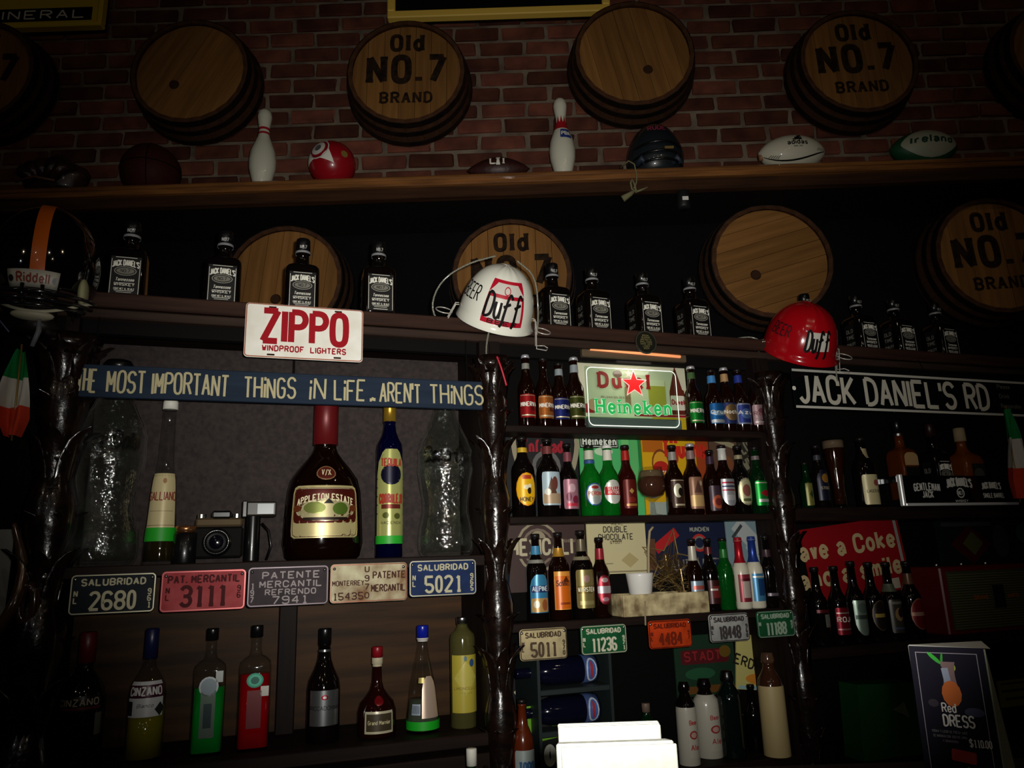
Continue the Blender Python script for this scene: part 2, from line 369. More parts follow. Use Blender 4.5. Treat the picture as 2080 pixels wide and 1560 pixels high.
# ------------------------------------------------------------------ barrels
STV = M((58, 38, 27), .6, kind='noise', rgb2=(82, 54, 36), scale=12, bump=.3)
HOOP = M((38, 36, 36), .45, .8, kind='noise', rgb2=(60, 46, 38), scale=20)
def head_mats():
    return [M((128+d, 88+d*.7, 46+d*.4), .6, kind='woodz', rgb2=(148+d, 104+d*.7, 56+d*.4), scale=4) for d in (-9, -3, 3, 8)]
HM = head_mats()
INK = M((26, 18, 14), .8, kind='noise', rgb2=(54, 38, 24), scale=30)
NST = 24; LB = .20
def stave_mesh():
    g = G(); vs = []; fs = []; a0 = PI/NST*.985; nz = 6
    for k in range(nz+1):
        t = k/nz; y = -LB*t; r = 1.0+.10*math.cos(t*PI/2)
        for a, rr in ((-a0, r), (a0, r), (a0, r-.07), (-a0, r-.07)): vs.append((rr*math.sin(a), y, rr*math.cos(a)))
    for k in range(nz):
        for i in range(4): j = (i+1) % 4; fs.append((k*4+i, k*4+j, (k+1)*4+j, (k+1)*4+i))
    fs += [(0, 3, 2, 1), (nz*4, nz*4+1, nz*4+2, nz*4+3)]
    g.add(vs, fs); return g
_sg = stave_mesh()
def barrel(px, py, rpx, label, old, tilt=0., ink=True, group=None):
    X, Z = WALL.sz(px, py, -LB); mp = WALL.m_per_px(X, -LB, Z); R = rpx*mp
    t = thing('barrel', label, 'barrel', (X, 3.975, Z), 0, group); t.rotation_euler = (0, tilt, 0)
    k = R
    g = G(); g.add([(x*k, y, z*k) for x, y, z in _sg.v], _sg.f); me = g.mesh('stave', STV)
    for i in range(NST): inst('stave', me, t, rot=(0, 2*PI*(i+.5)/NST, 0))
    for y0, y1 in ((-.198, -.165), (-.13, -.10), (-.05, -.015)):
        g = G(); vs = []; fs = []; n = 48
        for y in (y0, y1):
            r = k*(1.0+.10*math.cos(-y/LB*PI/2))+.004
            for i in range(n): vs.append((r*math.sin(2*PI*i/n), y, r*math.cos(2*PI*i/n)))
            for i in range(n): vs.append(((r-.006)*math.sin(2*PI*i/n), y, (r-.006)*math.cos(2*PI*i/n)))
        for i in range(n):
            j = (i+1) % n; fs += [(i, j, 2*n+j, 2*n+i), (i, n+i, n+j, j), (2*n+i, 2*n+j, 3*n+j, 3*n+i)]
        g.add(vs, fs); g.obj('hoop', HOOP, t, smooth=False)
    # head planks, each its own piece
    rh = k*.935; cuts = [-1, -.72, -.42, -.14, .16, .45, .74, 1]; yh = -LB+.025
    for a, b in zip(cuts[:-1], cuts[1:]):
        xa, xb = a*rh+.0012, b*rh-.0012; n = 8; top = []
        for i in range(n+1):
            x = xa+(xb-xa)*i/n; top.append((x, math.sqrt(max(rh*rh-x*x, 0))))
        pts = top+[(x, -z) for x, z in reversed(top)]
        gg = G(); poly(gg, lambda x, z, d: (x, yh-d, z), pts, random.uniform(0, .002), .02); gg.obj('head_plank', HM[int(random.random()*4)], t)
    if old:
        g = G(); fn = lambda x, z, d: (x, yh-.004-d, z)
        put_text(g, 'Old', rh*.30, fn, width=rh*.56, z=rh*.50, sw=.27, serif=True)
        put_text(g, 'NO.7', rh*.50, fn, width=rh*1.36, z=-.16*rh, sw=.25, serif=True, gap=1.7)
        put_text(g, 'BRAND', rh*.20, fn, width=rh*.92, z=-.60*rh, sw=.24, serif=True, gap=2.2)
        g.obj('lettering', INK, t)
    else:
        g = G(); g.lathe([(0, 1), (1, .8)], .03, .012, 12); g.obj('bung', M((60, 40, 26), .8), t, loc=(rh*random.uniform(-.2, .3), yh, -rh*.35), rot=(PI/2, 0, 0))
    return t
random.seed(11)
UG, LG = 'barrels along the brick wall', 'barrels on the black wall behind the whiskey bottles'
barrel(-45, 150, 118, 'barrel end with dark lettering cut off by picture edge, below the yellow sign', True, group=UG)
barrel(388, 148, 118, 'plain barrel end on brick above the dark basketball, hairline crack in the wood', False, .5, group=UG)
barrel(826, 150, 118, 'lettered barrel end on brick between the white pin and the gold picture frame', True, .02, group=UG)
barrel(1288, 112, 120, 'plain barrel end on brick above the black mask helmet', False, -.2, group=UG)
barrel(1742, 128, 118, 'lettered barrel end on brick above the two rugby balls', True, -.02, group=UG)
barrel(2165, 108, 118, 'dark barrel end on brick, cut by the picture edge above the green-ended ball', False, .3, group=UG)
barrel(578, 572, 118, 'plain barrel end behind the whiskey bottle above the white red-lettered plate', False, .1, group=LG)
barrel(1040, 560, 120, 'lettered barrel end directly behind the white hard hat', True, 0, group=LG)
barrel(1566, 532, 122, 'plain barrel end with slanting boards behind the red hard hat', False, 1.3, group=LG)
barrel(2022, 520, 124, 'dim lettered barrel end above the white-lettered road sign', True, -.03, group=LG)

# ------------------------------------------------------------------ frames on the brick wall
def frame_box(name, label, cat, px0, py0, px1, py1, col, inner, bw=.05, d=-.10):
    x0, z1 = WALL.sz(px0, py0, d); x1, z0 = WALL.sz(px1, py1, d)
    t = thing(name, label, cat, ((x0+x1)/2, 4.0+d, (z0+z1)/2)); w_, h_ = x1-x0, z1-z0
    for a in ((-w_/2, w_/2, h_/2-bw, h_/2), (-w_/2, w_/2, -h_/2, -h_/2+bw), (-w_/2, -w_/2+bw, -h_/2+bw, h_/2-bw), (w_/2-bw, w_/2, -h_/2+bw, h_/2-bw)):
        G().box(a[0], a[1], -.015, .04, a[2], a[3], .006).obj('frame_rail', col, t)
    G().box(-w_/2+bw, w_/2-bw, .0, .02, -h_/2+bw, h_/2-bw).obj('panel', inner, t)
    G().box(-w_/2+.02, w_/2-.02, .03, .085, -h_/2+.02, h_/2-.02).obj('backing', DARKW, t)
    return t, w_, h_
t, w_, h_ = frame_box('framed_sign', 'yellow framed mineral water sign with pale capitals on a black band', 'sign', -230, -150, 207, 53,
    M((240, 206, 64), .5), M((232, 198, 60), .5), .03)
G().box(-w_/2+.07, w_/2-.07, -.004, .002, -h_/2+.048, -h_/2+.14).obj('band', BLACKP, t)
g = G(); put_text(g, 'MINERAL', .055, lambda x, z, d: (x, -.005-d, z), width=.60, x=w_/2-.42, z=-h_/2+.066, sw=.18, gap=2.2); put_text(g, 'AGUA', .055, lambda x, z, d: (x, -.005-d, z), width=.30, x=w_/2-1.02, z=-h_/2+.066, sw=.18, gap=2.2); g.obj('lettering', WHITEINK, t)
t, w_, h_ = frame_box('picture_frame', 'broad gilt picture frame at the top of the brick wall between two barrels', 'picture frame', 790, -330, 1240, 24,
    M((244, 204, 90), .5), M((14, 12, 12), .4), .05)

# ------------------------------------------------------------------ cabinets
PANEL = M((66, 58, 56), .9, kind='noise', rgb2=(52, 46, 46), scale=60, bump=.3)
BROWNP = M((72, 48, 26), .55, kind='woodx', rgb2=(42, 29, 18), scale=3)
BLK = M((8, 7, 7), .9)
BK = .34
def cabinet(label, s0, s1, shelves, panels, base_z, deps={}):
    P = CAB.W(s0, 0, 0); t = thing('bar_cabinet', label, 'cabinet', P, YAW); w_ = s1-s0
    for x in (0, w_): G().box(x-.019, x+.019, .02, BK+.03, 0, 2.24).obj('side_panel', DARKWZ, t)
    for z0, z1, mt in panels: bk = deps.get(z0, BK); G().box(.02, w_-.02, bk, bk+.025, z0, z1).obj('back_panel', mt, t)
    for z, th in shelves: G().box(.021, w_-.021, 0, deps.get(z, BK)-.0005, z-th, z, .003).obj('shelf', DARKW, t)
    G().box(.021, w_-.021, .0, BK, 0, base_z-.06).obj('base', DARKW, t)
    return t
SL0, SA, SB_, SC = -.90, -.60, .745, 1.913
cabL = cabinet('left cabinet of the back bar, grey backed, holding the big display bottles', SA, SB_-.02, [(ZL1, .035), (ZL2, .04)], [(ZL1, 2.24, PANEL), (ZL2, ZL1-.035, BROWNP)], ZL2)
ws = CAB.s_at(583, 1.2, .3)-SA
G().box(ws-.03, ws+.03, .26, BK-.002, ZL2, ZL1-.036, .004).obj('divider', DARKWZ, cabL)
cabM = cabinet('middle cabinet of the back bar with beer bottles and posters', SB_+.02, SC-.02, [(ZM1, .026), (ZM2, .024), (ZM3, .03), (ZM4, .04)], [(ZM3-.03, 2.24, BLK), (ZM4, ZM3-.031, BLK)], ZM4, {ZM3-.03: .125, ZM1: .125, ZM2: .125, ZM3: .125})
cabR = cabinet('right cabinet of the back bar under the road sign', SC+.02, 3.55, [(ZR1, .05), (ZR2, .04)], [(.7, 2.24, BLK)], ZM4)
struct(G().box(-1.7, SA-.02, .30, .34, 0, 2.24), 'wall_left_panel', BLK, CAB.W(0, 0, 0), YAW)
# cornice
P = CAB.W(-1.7, 0, ZJ); co = thing('cornice', 'dark moulded wooden cornice shelf above the back bar carrying the whiskey bottles', 'shelf', P, YAW)
L_ = 3.55+1.7
G().box(0, L_, 0.012, .5, -.045, 0).obj('shelf_board', DARKW, co)
G().box(0, L_, 0, .02, -.045, .004, .004).obj('moulding', M((46, 29, 24), .6, kind='woodx', rgb2=(60, 40, 31), scale=6), co)
G().box(0, L_, .018, .05, -.075, -.045, .004).obj('moulding', M((58, 44, 37), .6, kind='woodx', rgb2=(46, 34, 28), scale=6), co)
G().box(0, L_, .06, .09, -.115, -.07).obj('fascia', M((12, 9, 9), .8), co)

# carved columns
def leaf_mesh(h, w_, out, curl):
    g = G(); n, k = 7, 4; vs = []
    for i in range(n+1):
        t = i/n; z = h*t; y = -(out*t**2.2); wd = w_*(math.sin(PI*min(1, t*.82+.18))**.7)*(1 if i < n else .3)
        if t > .75: z -= curl*(t-.75)*4*h*.12; y -= curl*(t-.75)*.04
        for j in range(k+1):
            u = -1+2*j/k; vs.append((u*wd, y+abs(u)*.35*wd-.006*math.cos(u*PI*1.5), z))
    m_ = len(vs); vs += [(x, y+.006, z) for x, y, z in vs]; W = k+1
    fs = []
    for i in range(n):
        for j in range(k): a = i*W+j; fs += [(a, a+1, a+W+1, a+W), (m_+a, m_+a+W, m_+a+W+1, m_+a+1)]
        fs += [(i*W, i*W+W, m_+i*W+W, m_+i*W), (i*W+k, m_+i*W+k, m_+i*W+W+k, i*W+W+k)]
    fs += [(n*W+j, n*W+j+1, m_+n*W+j+1, m_+n*W+j) for j in range(k)]
    return g.add(vs, fs)
def column(label, s, R, ztop):
    t = thing('carved_column', label, 'column', CAB.W(s, .02, 0), YAW)
    prof = [(0, 1.4), (.03, 1.4), (.04, 1.0)]; z = .04
    while z < .93: prof += [(z+.012, .62), (z+.05, .95), (z+.085, 1.0), (z+.12, .70), (z+.135, .55), (z+.145, .8), (z+.155, .8)]; z += .16
    prof += [(.97, 1.15), (1, 1.3)]
    G().lathe(prof, R, ztop, 20).obj('shaft', CARVE, t, smooth=True)
    big = leaf_mesh(.26, R*.52, R*.75, 1).mesh('carved_leaf', CARVE, True); sm = leaf_mesh(.15, R*.40, R*.55, 1).mesh('carved_leaf', CARVE, True)
    z = .6; k = 0
    while z < ztop-.2:
        for i in range(6):
            a = 2*PI*i/6+(k % 2)*PI/6
            if math.cos(a) < -.6: continue
            r = R*.62; inst('carved_leaf', big if k % 2 == 0 else sm, t, (r*math.sin(a), -r*math.cos(a), z), (0, 0, a))
        z += .20 if k % 2 == 0 else .15; k += 1
    for i in range(8):
        a = 2*PI*i/8; inst('carved_leaf', big, t, (R*.8*math.sin(a), -R*.8*math.cos(a), ztop-.25), (0, 0, a))
    return t
column('thick carved glossy column under the black football helmet', CAB.s_at(92, 1.5, .02), .072, 2.16)
column('carved glossy column under the white hard hat', CAB.s_at(1008, 1.5, .02), .054, 2.17)
column('carved glossy column under the red hard hat', CAB.s_at(1596, 1.5, .02), .050, 2.17)
# scrolled bracket and pale panel at the far left
t = thing('scroll_bracket', 'gilt and dark carved scroll at the far left edge beside the thick column', 'ornament', CAB.W(CAB.s_at(20, 1.3, -.02), -.02, 1.28), YAW)
pts = [];
for i in range(40):
    a = i/39; pts.append((-.02+.05*math.sin(a*5.2)*(.4+a), -.01+.012*math.sin(a*9), .32-.46*a))
G().tube(pts, [.006+.010*math.sin(PI*i/39)**.7 for i in range(40)], 10).obj('scroll', M((88, 66, 48), .18, .3, coat=1.), t, smooth=True)
G().tube([(.035+.02*math.cos(a/10*PI*2), -.01, .10+.05*math.sin(a/10*PI*2)) for a in range(10)], .014, 8, True).obj('ring', M((60, 40, 30), .2, coat=1.), t, smooth=True)
s0, z0 = CAB.sz(-30, 1260, .2); s1, z1 = CAB.sz(30, 1075, .2)
tag(G().box(0, s1-s0, 0, .01, 0, z1-z0).obj('paper_sheet', M((150, 152, 146), .7), loc=CAB.W(s0, .2, z0), rot=(0, 0, YAW)), 'pale sheet half hidden behind the scroll at the far left', 'paper')
# ================================================================== bottles
LN = [(0, .84), (.006, .94), (.025, 1), (.50, 1), (.56, .96), (.62, .78), (.67, .58), (.73, .47), (.93, .40), (.935, .46), (.955, .47), (.957, .43), (1, .40)]
SB = [(0, .86), (.006, .95), (.025, 1), (.56, 1), (.62, .93), (.68, .72), (.74, .50), (.80, .42), (.93, .37), (.935, .42), (.957, .42), (1, .38)]
JD = [(0, .92, 6), (.01, .99, 6), (.03, 1, 6), (.535, 1, 6), (.58, .985, 5), (.612, .90, 4), (.632, .72, 3), (.65, .50, 2.2), (.665, .43), (.70, .385), (.80, .36), (.802, .44), (.83, .445), (.835, .42), (.99, .40), (1, .37)]
RUM = [(0, .84), (.02, .93), (.10, 1), (.28, .97), (.42, .93), (.50, .85), (.57, .66), (.63, .46), (.67, .34), (.70, .29), (.72, .275), (.725, .30), (.98, .30), (1, .28)]
SLIM = [(0, .94), (.01, 1), (.68, 1), (.72, .95), (.76, .70), (.80, .52), (.84, .45), (.86, .44), (.862, .48), (.99, .48), (1, .45)]
GAL = [(0, .98), (.01, 1), (.10, .98), (.30, .86), (.45, .78), (.53, .70), (.55, .60), (.62, .50), (.80, .44), (.94, .41), (.945, .46), (.99, .46), (1, .44)]
WINE = [(0, .92), (.01, 1), (.46, 1), (.54, .92), (.64, .60), (.72, .42), (.84, .34), (.845, .38), (.99, .38), (1, .36)]
SQV = [(0, .95, 5), (.01, 1, 5), (.66, 1, 5), (.70, .95, 4), (.735, .70, 2.6), (.755, .42), (.80, .34), (.90, .33), (.905, .37), (.99, .37), (1, .35)]
CZN = [(0, .92), (.01, 1), (.50, 1), (.57, .93), (.64, .66), (.70, .42), (.74, .35), (.75, .33), (.755, .37), (.99, .36), (1, .30)]
MARN = [(0, .85), (.02, 1), (.28, .98), (.38, .85), (.45, .58), (.52, .36), (.60, .26), (.80, .22), (.805, .27), (.99, .26), (1, .24)]
CONE = [(0, .96), (.02, 1), (.12, 1), (.45, .76), (.70, .42), (.80, .32), (.86, .30), (.865, .35), (.99, .35), (1, .33)]
TALL = [(0, .95), (.01, 1), (.80, 1), (.84, .93), (.88, .60), (.91, .44), (.93, .40), (.932, .46), (.99, .46), (1, .44)]
GRWL = [(0, .97), (.015, 1), (.66, .97), (.74, .90), (.79, .66), (.84, .48), (.88, .42), (.90, .50), (.94, .50), (.98, .42), (1, .40)]
def rad(prof, t):
    for a, b in zip(prof[:-1], prof[1:]):
        if a[0] <= t <= b[0] and b[0] > a[0]: return a[1]+(b[1]-a[1])*(t-a[0])/(b[0]-a[0])
    return prof[-1][1]
def sub_prof(prof, a, b, grow=0.):
    out = [(a, rad(prof, a)+grow)+((prof[0][2],) if False else ())]
    out += [(p[0], p[1]+grow)+tuple(p[2:]) for p in prof if a < p[0] < b]+[(b, rad(prof, b)+grow)]
    return out
def bottle(label, px, ytop, lev, d, wpx, prof, glass, cap=None, bands=(), labels=(), group=None, H=None, R=None, name='beer_bottle', cat='bottle', rz=0., tilt=0., ky=1., n=24, shell=False, fill=None, fr=None, loc=None):
    fr = fr or CAB
    if loc is None:
        s = fr.s_at(px, lev, d); mp = fr.m_per_px(s, d, lev+.1)
        if H is None:
            H = fr.z_at(ytop, s, d)-lev
        if R is None: R = wpx/2*mp
        loc = fr.W(s, d, lev)
    t = thing(name, label, cat, loc, fr.yaw+rz, group, rot=(tilt, 0, fr.yaw+rz) if tilt else None)
    cz = cap[0] if cap else 1.
    body = [p for p in prof if p[0] < cz]+[(cz, rad(prof, cz))]
    g = G().lathe(body, R, H, n, ky=ky)
    if shell:
        g = G(); inner = [(max(p[0], .02), max(p[1]-.05, .05)) for p in reversed(body)]
        g.lathe(list(body)+inner, R, H, n, cap=False, ky=ky); k = len(body)+len(inner); g.f += [tuple(range(n-1, -1, -1)), tuple((k-1)*n+i for i in range(n))]
    g.obj('glass', glass, t, smooth=True)
    if fill:
        z1, mt = fill; fp = [(max(p[0], .024), p[1]-.06)+tuple(p[2:]) for p in body if p[0] < z1]+[(z1, rad(prof, z1)-.06)]
        G().lathe(fp, R, H, n, ky=ky).obj('liquid', mt, t, smooth=True)
    if cap:
        cp = [(cz, rad(prof, min(cz+.01, 1))+.02)]+[(p[0], p[1]+.02) for p in prof if p[0] > cz+.004]
        if len(cp) < 3: cp = [(cz, rad(prof, cz)+.03), (1., rad(prof, 1.)+.05), (1.004, rad(prof, 1.)-.05)]
        G().lathe(cp, R, H, 20).obj('cap', cap[1], t, smooth=True)
    for a, b, mt in bands:
        G().lathe([(z, r+.025) if True else 0 for z, r in [(q[0], q[1]) for q in sub_prof(prof, a, b)]], R, H, n, cap=False, ky=ky).obj('neck_label' if a > .55 else 'band', mt, t, smooth=True)
    sq = len(prof[2]) > 2
    for L in labels:
        a, b = L['z']; sp = L.get('s', 0.); eps = .012*R+.0006
        def fn(x, z, dp, sp=sp, eps=eps):
            r = rad(prof, min(max(z/H, 0), 1))*R
            if sq: 
                if sp: return (-(r+eps+dp), -x, z)
                return (x, -(r+eps+dp), z)
            an = x/(R*(1 if b < .6 else rad(prof, (a+b)/2)))+sp; return ((r+eps+dp)*math.sin(an), -(r+eps+dp)*math.cos(an)*ky, z)
        Rl = R*(1 if b < .6 else rad(prof, (a+b)/2)); w_ = L['w']*Rl; h_ = (b-a)*H; zc = (a+b)/2*H; X0 = L.get('x', 0)*Rl
        mt = M(L['c'], L.get('ro', .33), L.get('me', .3))
        lo = patch(G(), fn, w_, h_, X0, zc, L.get('sh', 'rect'), 0).obj('label', mt, t, smooth=True)
        for i, (sh, ex, ez, ew, eh, ec) in enumerate(L.get('e', ())):
            patch(G(), fn, ew*w_, eh*h_, X0+ex*w_, zc+ez*h_, sh, .0004+.0002*i).obj('emblem', M(ec, .35, L.get('me', .25)), lo, smooth=True)
        byc = {}
        for T_ in L.get('t', ()):
            txt, tz, th, tc = T_[:4]; o_ = T_[4] if len(T_) > 4 else {}
            gg = byc.setdefault(tc, G()); kw = dict(sw=.19); kw.update({k: v for k, v in o_.items() if k not in ('w', 'x', 'rot')})
            kw['arc'] = kw.get('arc', 0)/R
            put_text(gg, txt, th*h_, lambda x, z, dp: fn(x, z, dp+.0014), width=o_.get('w', .8)*w_, x=X0+o_.get('x', 0)*w_, z=zc+(tz-.5)*h_, rot=o_.get('rot', 0), **kw)
        for c_, gg in byc.items(): gg.obj('lettering', M(c_, .5), lo)
    return t, H, R

# ---- whiskey bottles on the cornice
WI = (232, 230, 216)
def jd_labels():
    side = dict(z=(.04, .49), w=.9, c=(14, 13, 14), ro=.5, me=0, s=1, t=[('OLD', .70, .12, (110, 108, 100), dict(w=.7)), ('TIME', .48, .12, (110, 108, 100), dict(w=.8)), ('QUALITY', .24, .10, (110, 108, 100), dict(w=.9))])
    main = dict(z=(.03, .50), w=1.56, c=(14, 13, 14), ro=.45, me=0,
      e=[('rect', -.465, -.02, .016, .90, WI), ('rect', .465, -.02, .016, .90, WI), ('rect', 0, .475, .7, .012, WI), ('oval', 0, .13, .74, .235, (150, 148, 138)), ('oval', 0, .13, .68, .20, (20, 19, 20)), ('oval', 0, .13, .60, .155, (120, 118, 108)), ('rect', 0, -.175, .66, .008, WI), ('rect', 0, -.37, .62, .012, WI), ('rect', 0, -.41, .5, .01, WI), ('rect', 0, -.465, .55, .014, WI)],
      t=[("JACK DANIEL'S", .77, .14, WI, dict(w=.86, sw=.17, gap=1.5, arc=.28)), ('NO.7', .595, .075, (16, 15, 15), dict(w=.30, sw=.18)), ('Tennessee', .375, .075, WI, dict(w=.60, sw=.15, slant=.25)), ('WHISKEY', .255, .065, WI, dict(w=.66, sw=.17, gap=1.8)), ('CONT NET 1L 40 ALC', .155, .045, WI, dict(w=.66, sw=.16, gap=1.8))])
    return [main, side]
JB = 'square whiskey bottles along the cornice'
jdspec = [(256, .10, 'first, beside the football helmet'), (450, .10, 'second from the football helmet, at the left rim of a barrel end'), (611, .10, 'standing behind the white red-lettered plate'), (768, .06, 'standing just right of the white red-lettered plate'),
 (1127, .10, 'just right of the white hard hat'), (1209, .10, 'second to the right of the white hard hat'), (1313, .10, 'above the small round black hanging disc'), (1411, .10, 'third bottle left of the red hard hat rim, over the green-labelled beer'), (1648, .16, 'behind the crown of the red hard hat, only its cap showing'),
 (1753, .12, 'first to the right of the red hard hat'), (1830, .12, 'second to the right of the red hard hat'), (1916, .12, 'last one at the dark right end of the row')]
s_ = CAB.s_at(768, ZJ, .06); JH = CAB.z_at(494, s_, .06)-ZJ; JR = .0575
t0 = None
for px, d, where in jdspec:
    lab = 'square whiskey bottle with black label, ' + where
    lab = ' '.join(lab.split()[:16])
    rz = 0 if px < 1000 else math.radians(3)
    if t0 is None:
        t0, _, _ = bottle(lab, px, 0, ZJ, d, 0, JD, DARKG, cap=(.835, BLACKP), bands=[(.802, .832, M((170, 172, 176), .35, .4))], labels=jd_labels(), group=JB, H=JH, R=JR, name='whiskey_bottle', n=32)
        o = G(); put_text(o, 'NO.7', .012, lambda x, z, dp: (x, -JR*.425-.0008-dp, z), width=.022, z=JH*.855, sw=.2); o.obj('cap_lettering', M((150, 150, 145), .5), t0)
    else:
        c = t0.copy(); C.objects.link(c); c['label'] = lab
        c.location = CAB.W(CAB.s_at(px, ZJ, d), d, ZJ); c.rotation_euler = (0, 0, YAW+rz)
        for ch in t0.children:
            a = ch.copy(); C.objects.link(a); a.parent = c
            for gc in ch.children: b = gc.copy(); C.objects.link(b); b.parent = a
        c['group'] = JB

# ---- big bottles in the left cabinet
def coke(px, ytop, label, k=1.):
    prof = [(0, .80), (.01, .90), (.04, .98), (.10, 1), (.17, .95), (.26, .83), (.33, .84), (.42, .93), (.50, 1.0), (.52, 1.02), (.53, 1.0), (.62, .99), (.63, 1.01), (.64, .98), (.70, .86), (.78, .62), (.86, .44), (.93, .34), (.935, .40), (.965, .40), (.97, .33), (1, .33)]
    s = CAB.s_at(px, ZL1, .13); H = CAB.z_at(ytop, s, .13)-ZL1; R = 66*k*CAB.m_per_px(s, .13, 1.7); n = 60
    t = thing('giant_glass_bottle', label, 'bottle', CAB.W(s, .13, ZL1), YAW, 'giant clear contour bottles')
    vs = []; rings = [(z, r, 1) for z, r in prof]+[(max(z, .02), r-.05, 0) for z, r in reversed(prof)]
    zz = []
    for (z0, r0, q0), (z1, r1, q1) in zip(rings[:-1], rings[1:]):
        for j in range(2): f = j/2; zz.append((z0+(z1-z0)*f, r0+(r1-r0)*f, q0))
    zz.append(rings[-1])
    for z, r, q in zz:
        fl = .022 if (z < .48 or .66 < z < .9) and q else 0
        for i in range(n):
            a = 2*PI*i/n; rr = (r+fl*math.cos(a*10))*R
            if q and .53 < z < .62: rr += R*.012*math.sin(a*9+z*200)
            vs.append((rr*math.cos(a), rr*math.sin(a), z*H))
    fs = [(k_*n+i, k_*n+(i+1) % n, (k_+1)*n+(i+1) % n, (k_+1)*n+i) for k_ in range(len(zz)-1) for i in range(n)]+[tuple(range(n-1, -1, -1)), tuple((len(zz)-1)*n+i for i in range(n))]
    G().add(vs, fs).obj('glass', COKEG, t, smooth=True)
    g = G(); put_text(g, 'Coca-Cola', .05, lambda x, z, dp: ((R*1.03+dp)*math.sin(x/R), -(R*1.03+dp)*math.cos(x/R), z), width=R*1.9, z=H*.555, sw=.16, slant=.2, thick=.003); g.obj('raised_lettering', CLEARG, t)
    G().lathe([(.97, .42), (1.0, .44), (1.02, .36)], R, H, 24).obj('crown_cap', BLACKP, t, smooth=True)
coke(203, 742, 'giant clear glass bottle beside the thick carved column, cap above the blue sign')
coke(906, 800, 'giant clear glass bottle between the tall blue bottle and the column', .84)
bottle('tall tapering bottle with white cap, cream label and green band', 322, 815, ZL1, .12, 62, GAL, CLEARG, cap=(.945, WHITEP),
  bands=[(.135, .215, M((28, 160, 34), .5))], name='liqueur_bottle', fill=(.5, M((60, 50, 24), .1, trans=.6)),
  labels=[dict(z=(.215, .54), w=2.2, c=(200, 186, 140), me=.1, e=[('rect', 0, -.2, .8, .008, (120, 100, 70)), ('oval', .06, .36, .14, .10, (150, 110, 70)), ('rect', 0, -.46, 1, .01, (120, 90, 60))], t=[('GALLIANO', .50, .15, (130, 40, 32), dict(w=.95, sw=.14))])])
t, H, R = bottle('very large flask of dark rum with red cap and cream and brown label', 655, 820, ZL1, .15, 158, RUM, M((20, 6, 3), .05, trans=.35, coat=.5), cap=(.725, M((104, 20, 24), .4, .2)), name='rum_bottle', ky=.7, n=40,
  labels=[dict(z=(.13, .45), w=1.9, c=(210, 196, 140), sh='round', me=.45, ro=.3, e=[('round', 0, -.01, .95, .93, (84, 24, 16)), ('round', 0, -.01, .93, .91, (210, 196, 140)), ('round', 0, .11, .92, .66, (84, 24, 16)), ('oval', 0, .03, .86, .44, (214, 204, 160)), ('oval', 0, .03, .82, .40, (186, 176, 130)), ('oval', -.15, .07, .3, .22, (120, 130, 60)), ('oval', .2, .05, .22, .24, (90, 120, 40)), ('tri', .04, .20, .14, .1, (20, 14, 12)), ('oval', -.40, .06, .13, .13, (120, 60, 30)), ('oval', .40, .06, .13, .13, (120, 60, 30)), ('rect', 0, -.14, .6, .055, (40, 24, 18)), ('rect', 0, .44, .7, .01, (230, 220, 180))],
    t=[('APPLETON ESTATE', .72, .115, (232, 222, 180), dict(w=.80, sw=.2, serif=True, arc=.22)), ('JAMAICA RUM', .345, .035, (230, 220, 170), dict(w=.44, sw=.2))]),
   dict(z=(.485, .575), w=.62, c=(150, 112, 80), sh='oval', e=[('oval', 0, 0, .88, .88, (92, 34, 24))], t=[('V/X', .36, .36, (226, 214, 176), dict(w=.44, sw=.16, serif=True))])])
t, H, R = bottle('tall slim blue bottle with gold cap, painted label and green band', 790, 818, ZL1, .12, 54, SLIM, M((8, 9, 66), .05, trans=.75, coat=.4), cap=(.87, M((190, 150, 50), .3, .7)), bands=[(.085, .135, M((36, 168, 40), .5))], name='tequila_bottle',
  labels=[dict(z=(.135, .68), w=2.5, c=(184, 186, 112), me=.35, ro=.25, sh='arch', e=[('oval', 0, .20, .66, .24, (14, 12, 40)), ('rect', 0, -.17, .6, .05, (110, 40, 30)), ('oval', -.16, -.27, .2, .07, (90, 96, 40)), ('oval', .18, -.28, .2, .07, (90, 96, 40))]+[('oval', .46*sx, zz*.1-.25, .05, .014, (30, 40, 30)) for sx in (-1, 1) for zz in range(7)],
    t=[('TEQUILA', .80, .085, (160, 50, 30), dict(w=.62, sw=.2)), ('CORRALEJO', .37, .10, (160, 50, 30), dict(w=.72, sw=.2)), ('HACIENDA', .13, .03, (70, 70, 40), dict(w=.6))])])

# film camera with flash, on the shelf between the big bottles
sx = CAB.s_at(440, ZL1, .1); mp = CAB.m_per_px(sx, .1, ZL1)
t = thing('film_camera', 'old black and silver camera with flash unit raised at one side', 'camera', CAB.W(sx, .10, ZL1), YAW)
u = mp; CAMB = M((13, 12, 12), .75)
G().box(-48*u, 48*u, -.02, .045, 10*u, 72*u, .006).obj('body', CAMB, t)
G().box(-44*u, 46*u, -.018, .043, 72*u, 90*u, .006).obj('top_plate', M((84, 70, 50), .6, .2), t)
G().box(-14*u, 24*u, -.024, .04, 88*u, 104*u, .006).obj('viewfinder', BLACKP, t)
G().lathe([(0, 1), (.05, 1.05), (.6, 1.05), (.62, .95), (.9, .95), (.9, .8), (.7, .7)], 26*u, .07, 28).obj('lens', BLACKP, t, smooth=True, loc=(0, -.02, 40*u), rot=(PI/2, 0, 0))
G().lathe([(0, .8), (.4, .5), (.5, 0.02)], 22*u, .01, 28).obj('lens_glass', M((8, 8, 16), .1), t, smooth=True, loc=(0, -.08, 40*u), rot=(PI/2, 0, 0))
for x in (-34, 34): G().lathe([(0, 1), (1, 1)], 9*u, 8*u, 16).obj('dial', STEEL, t, loc=(x*u, .01, 90*u))
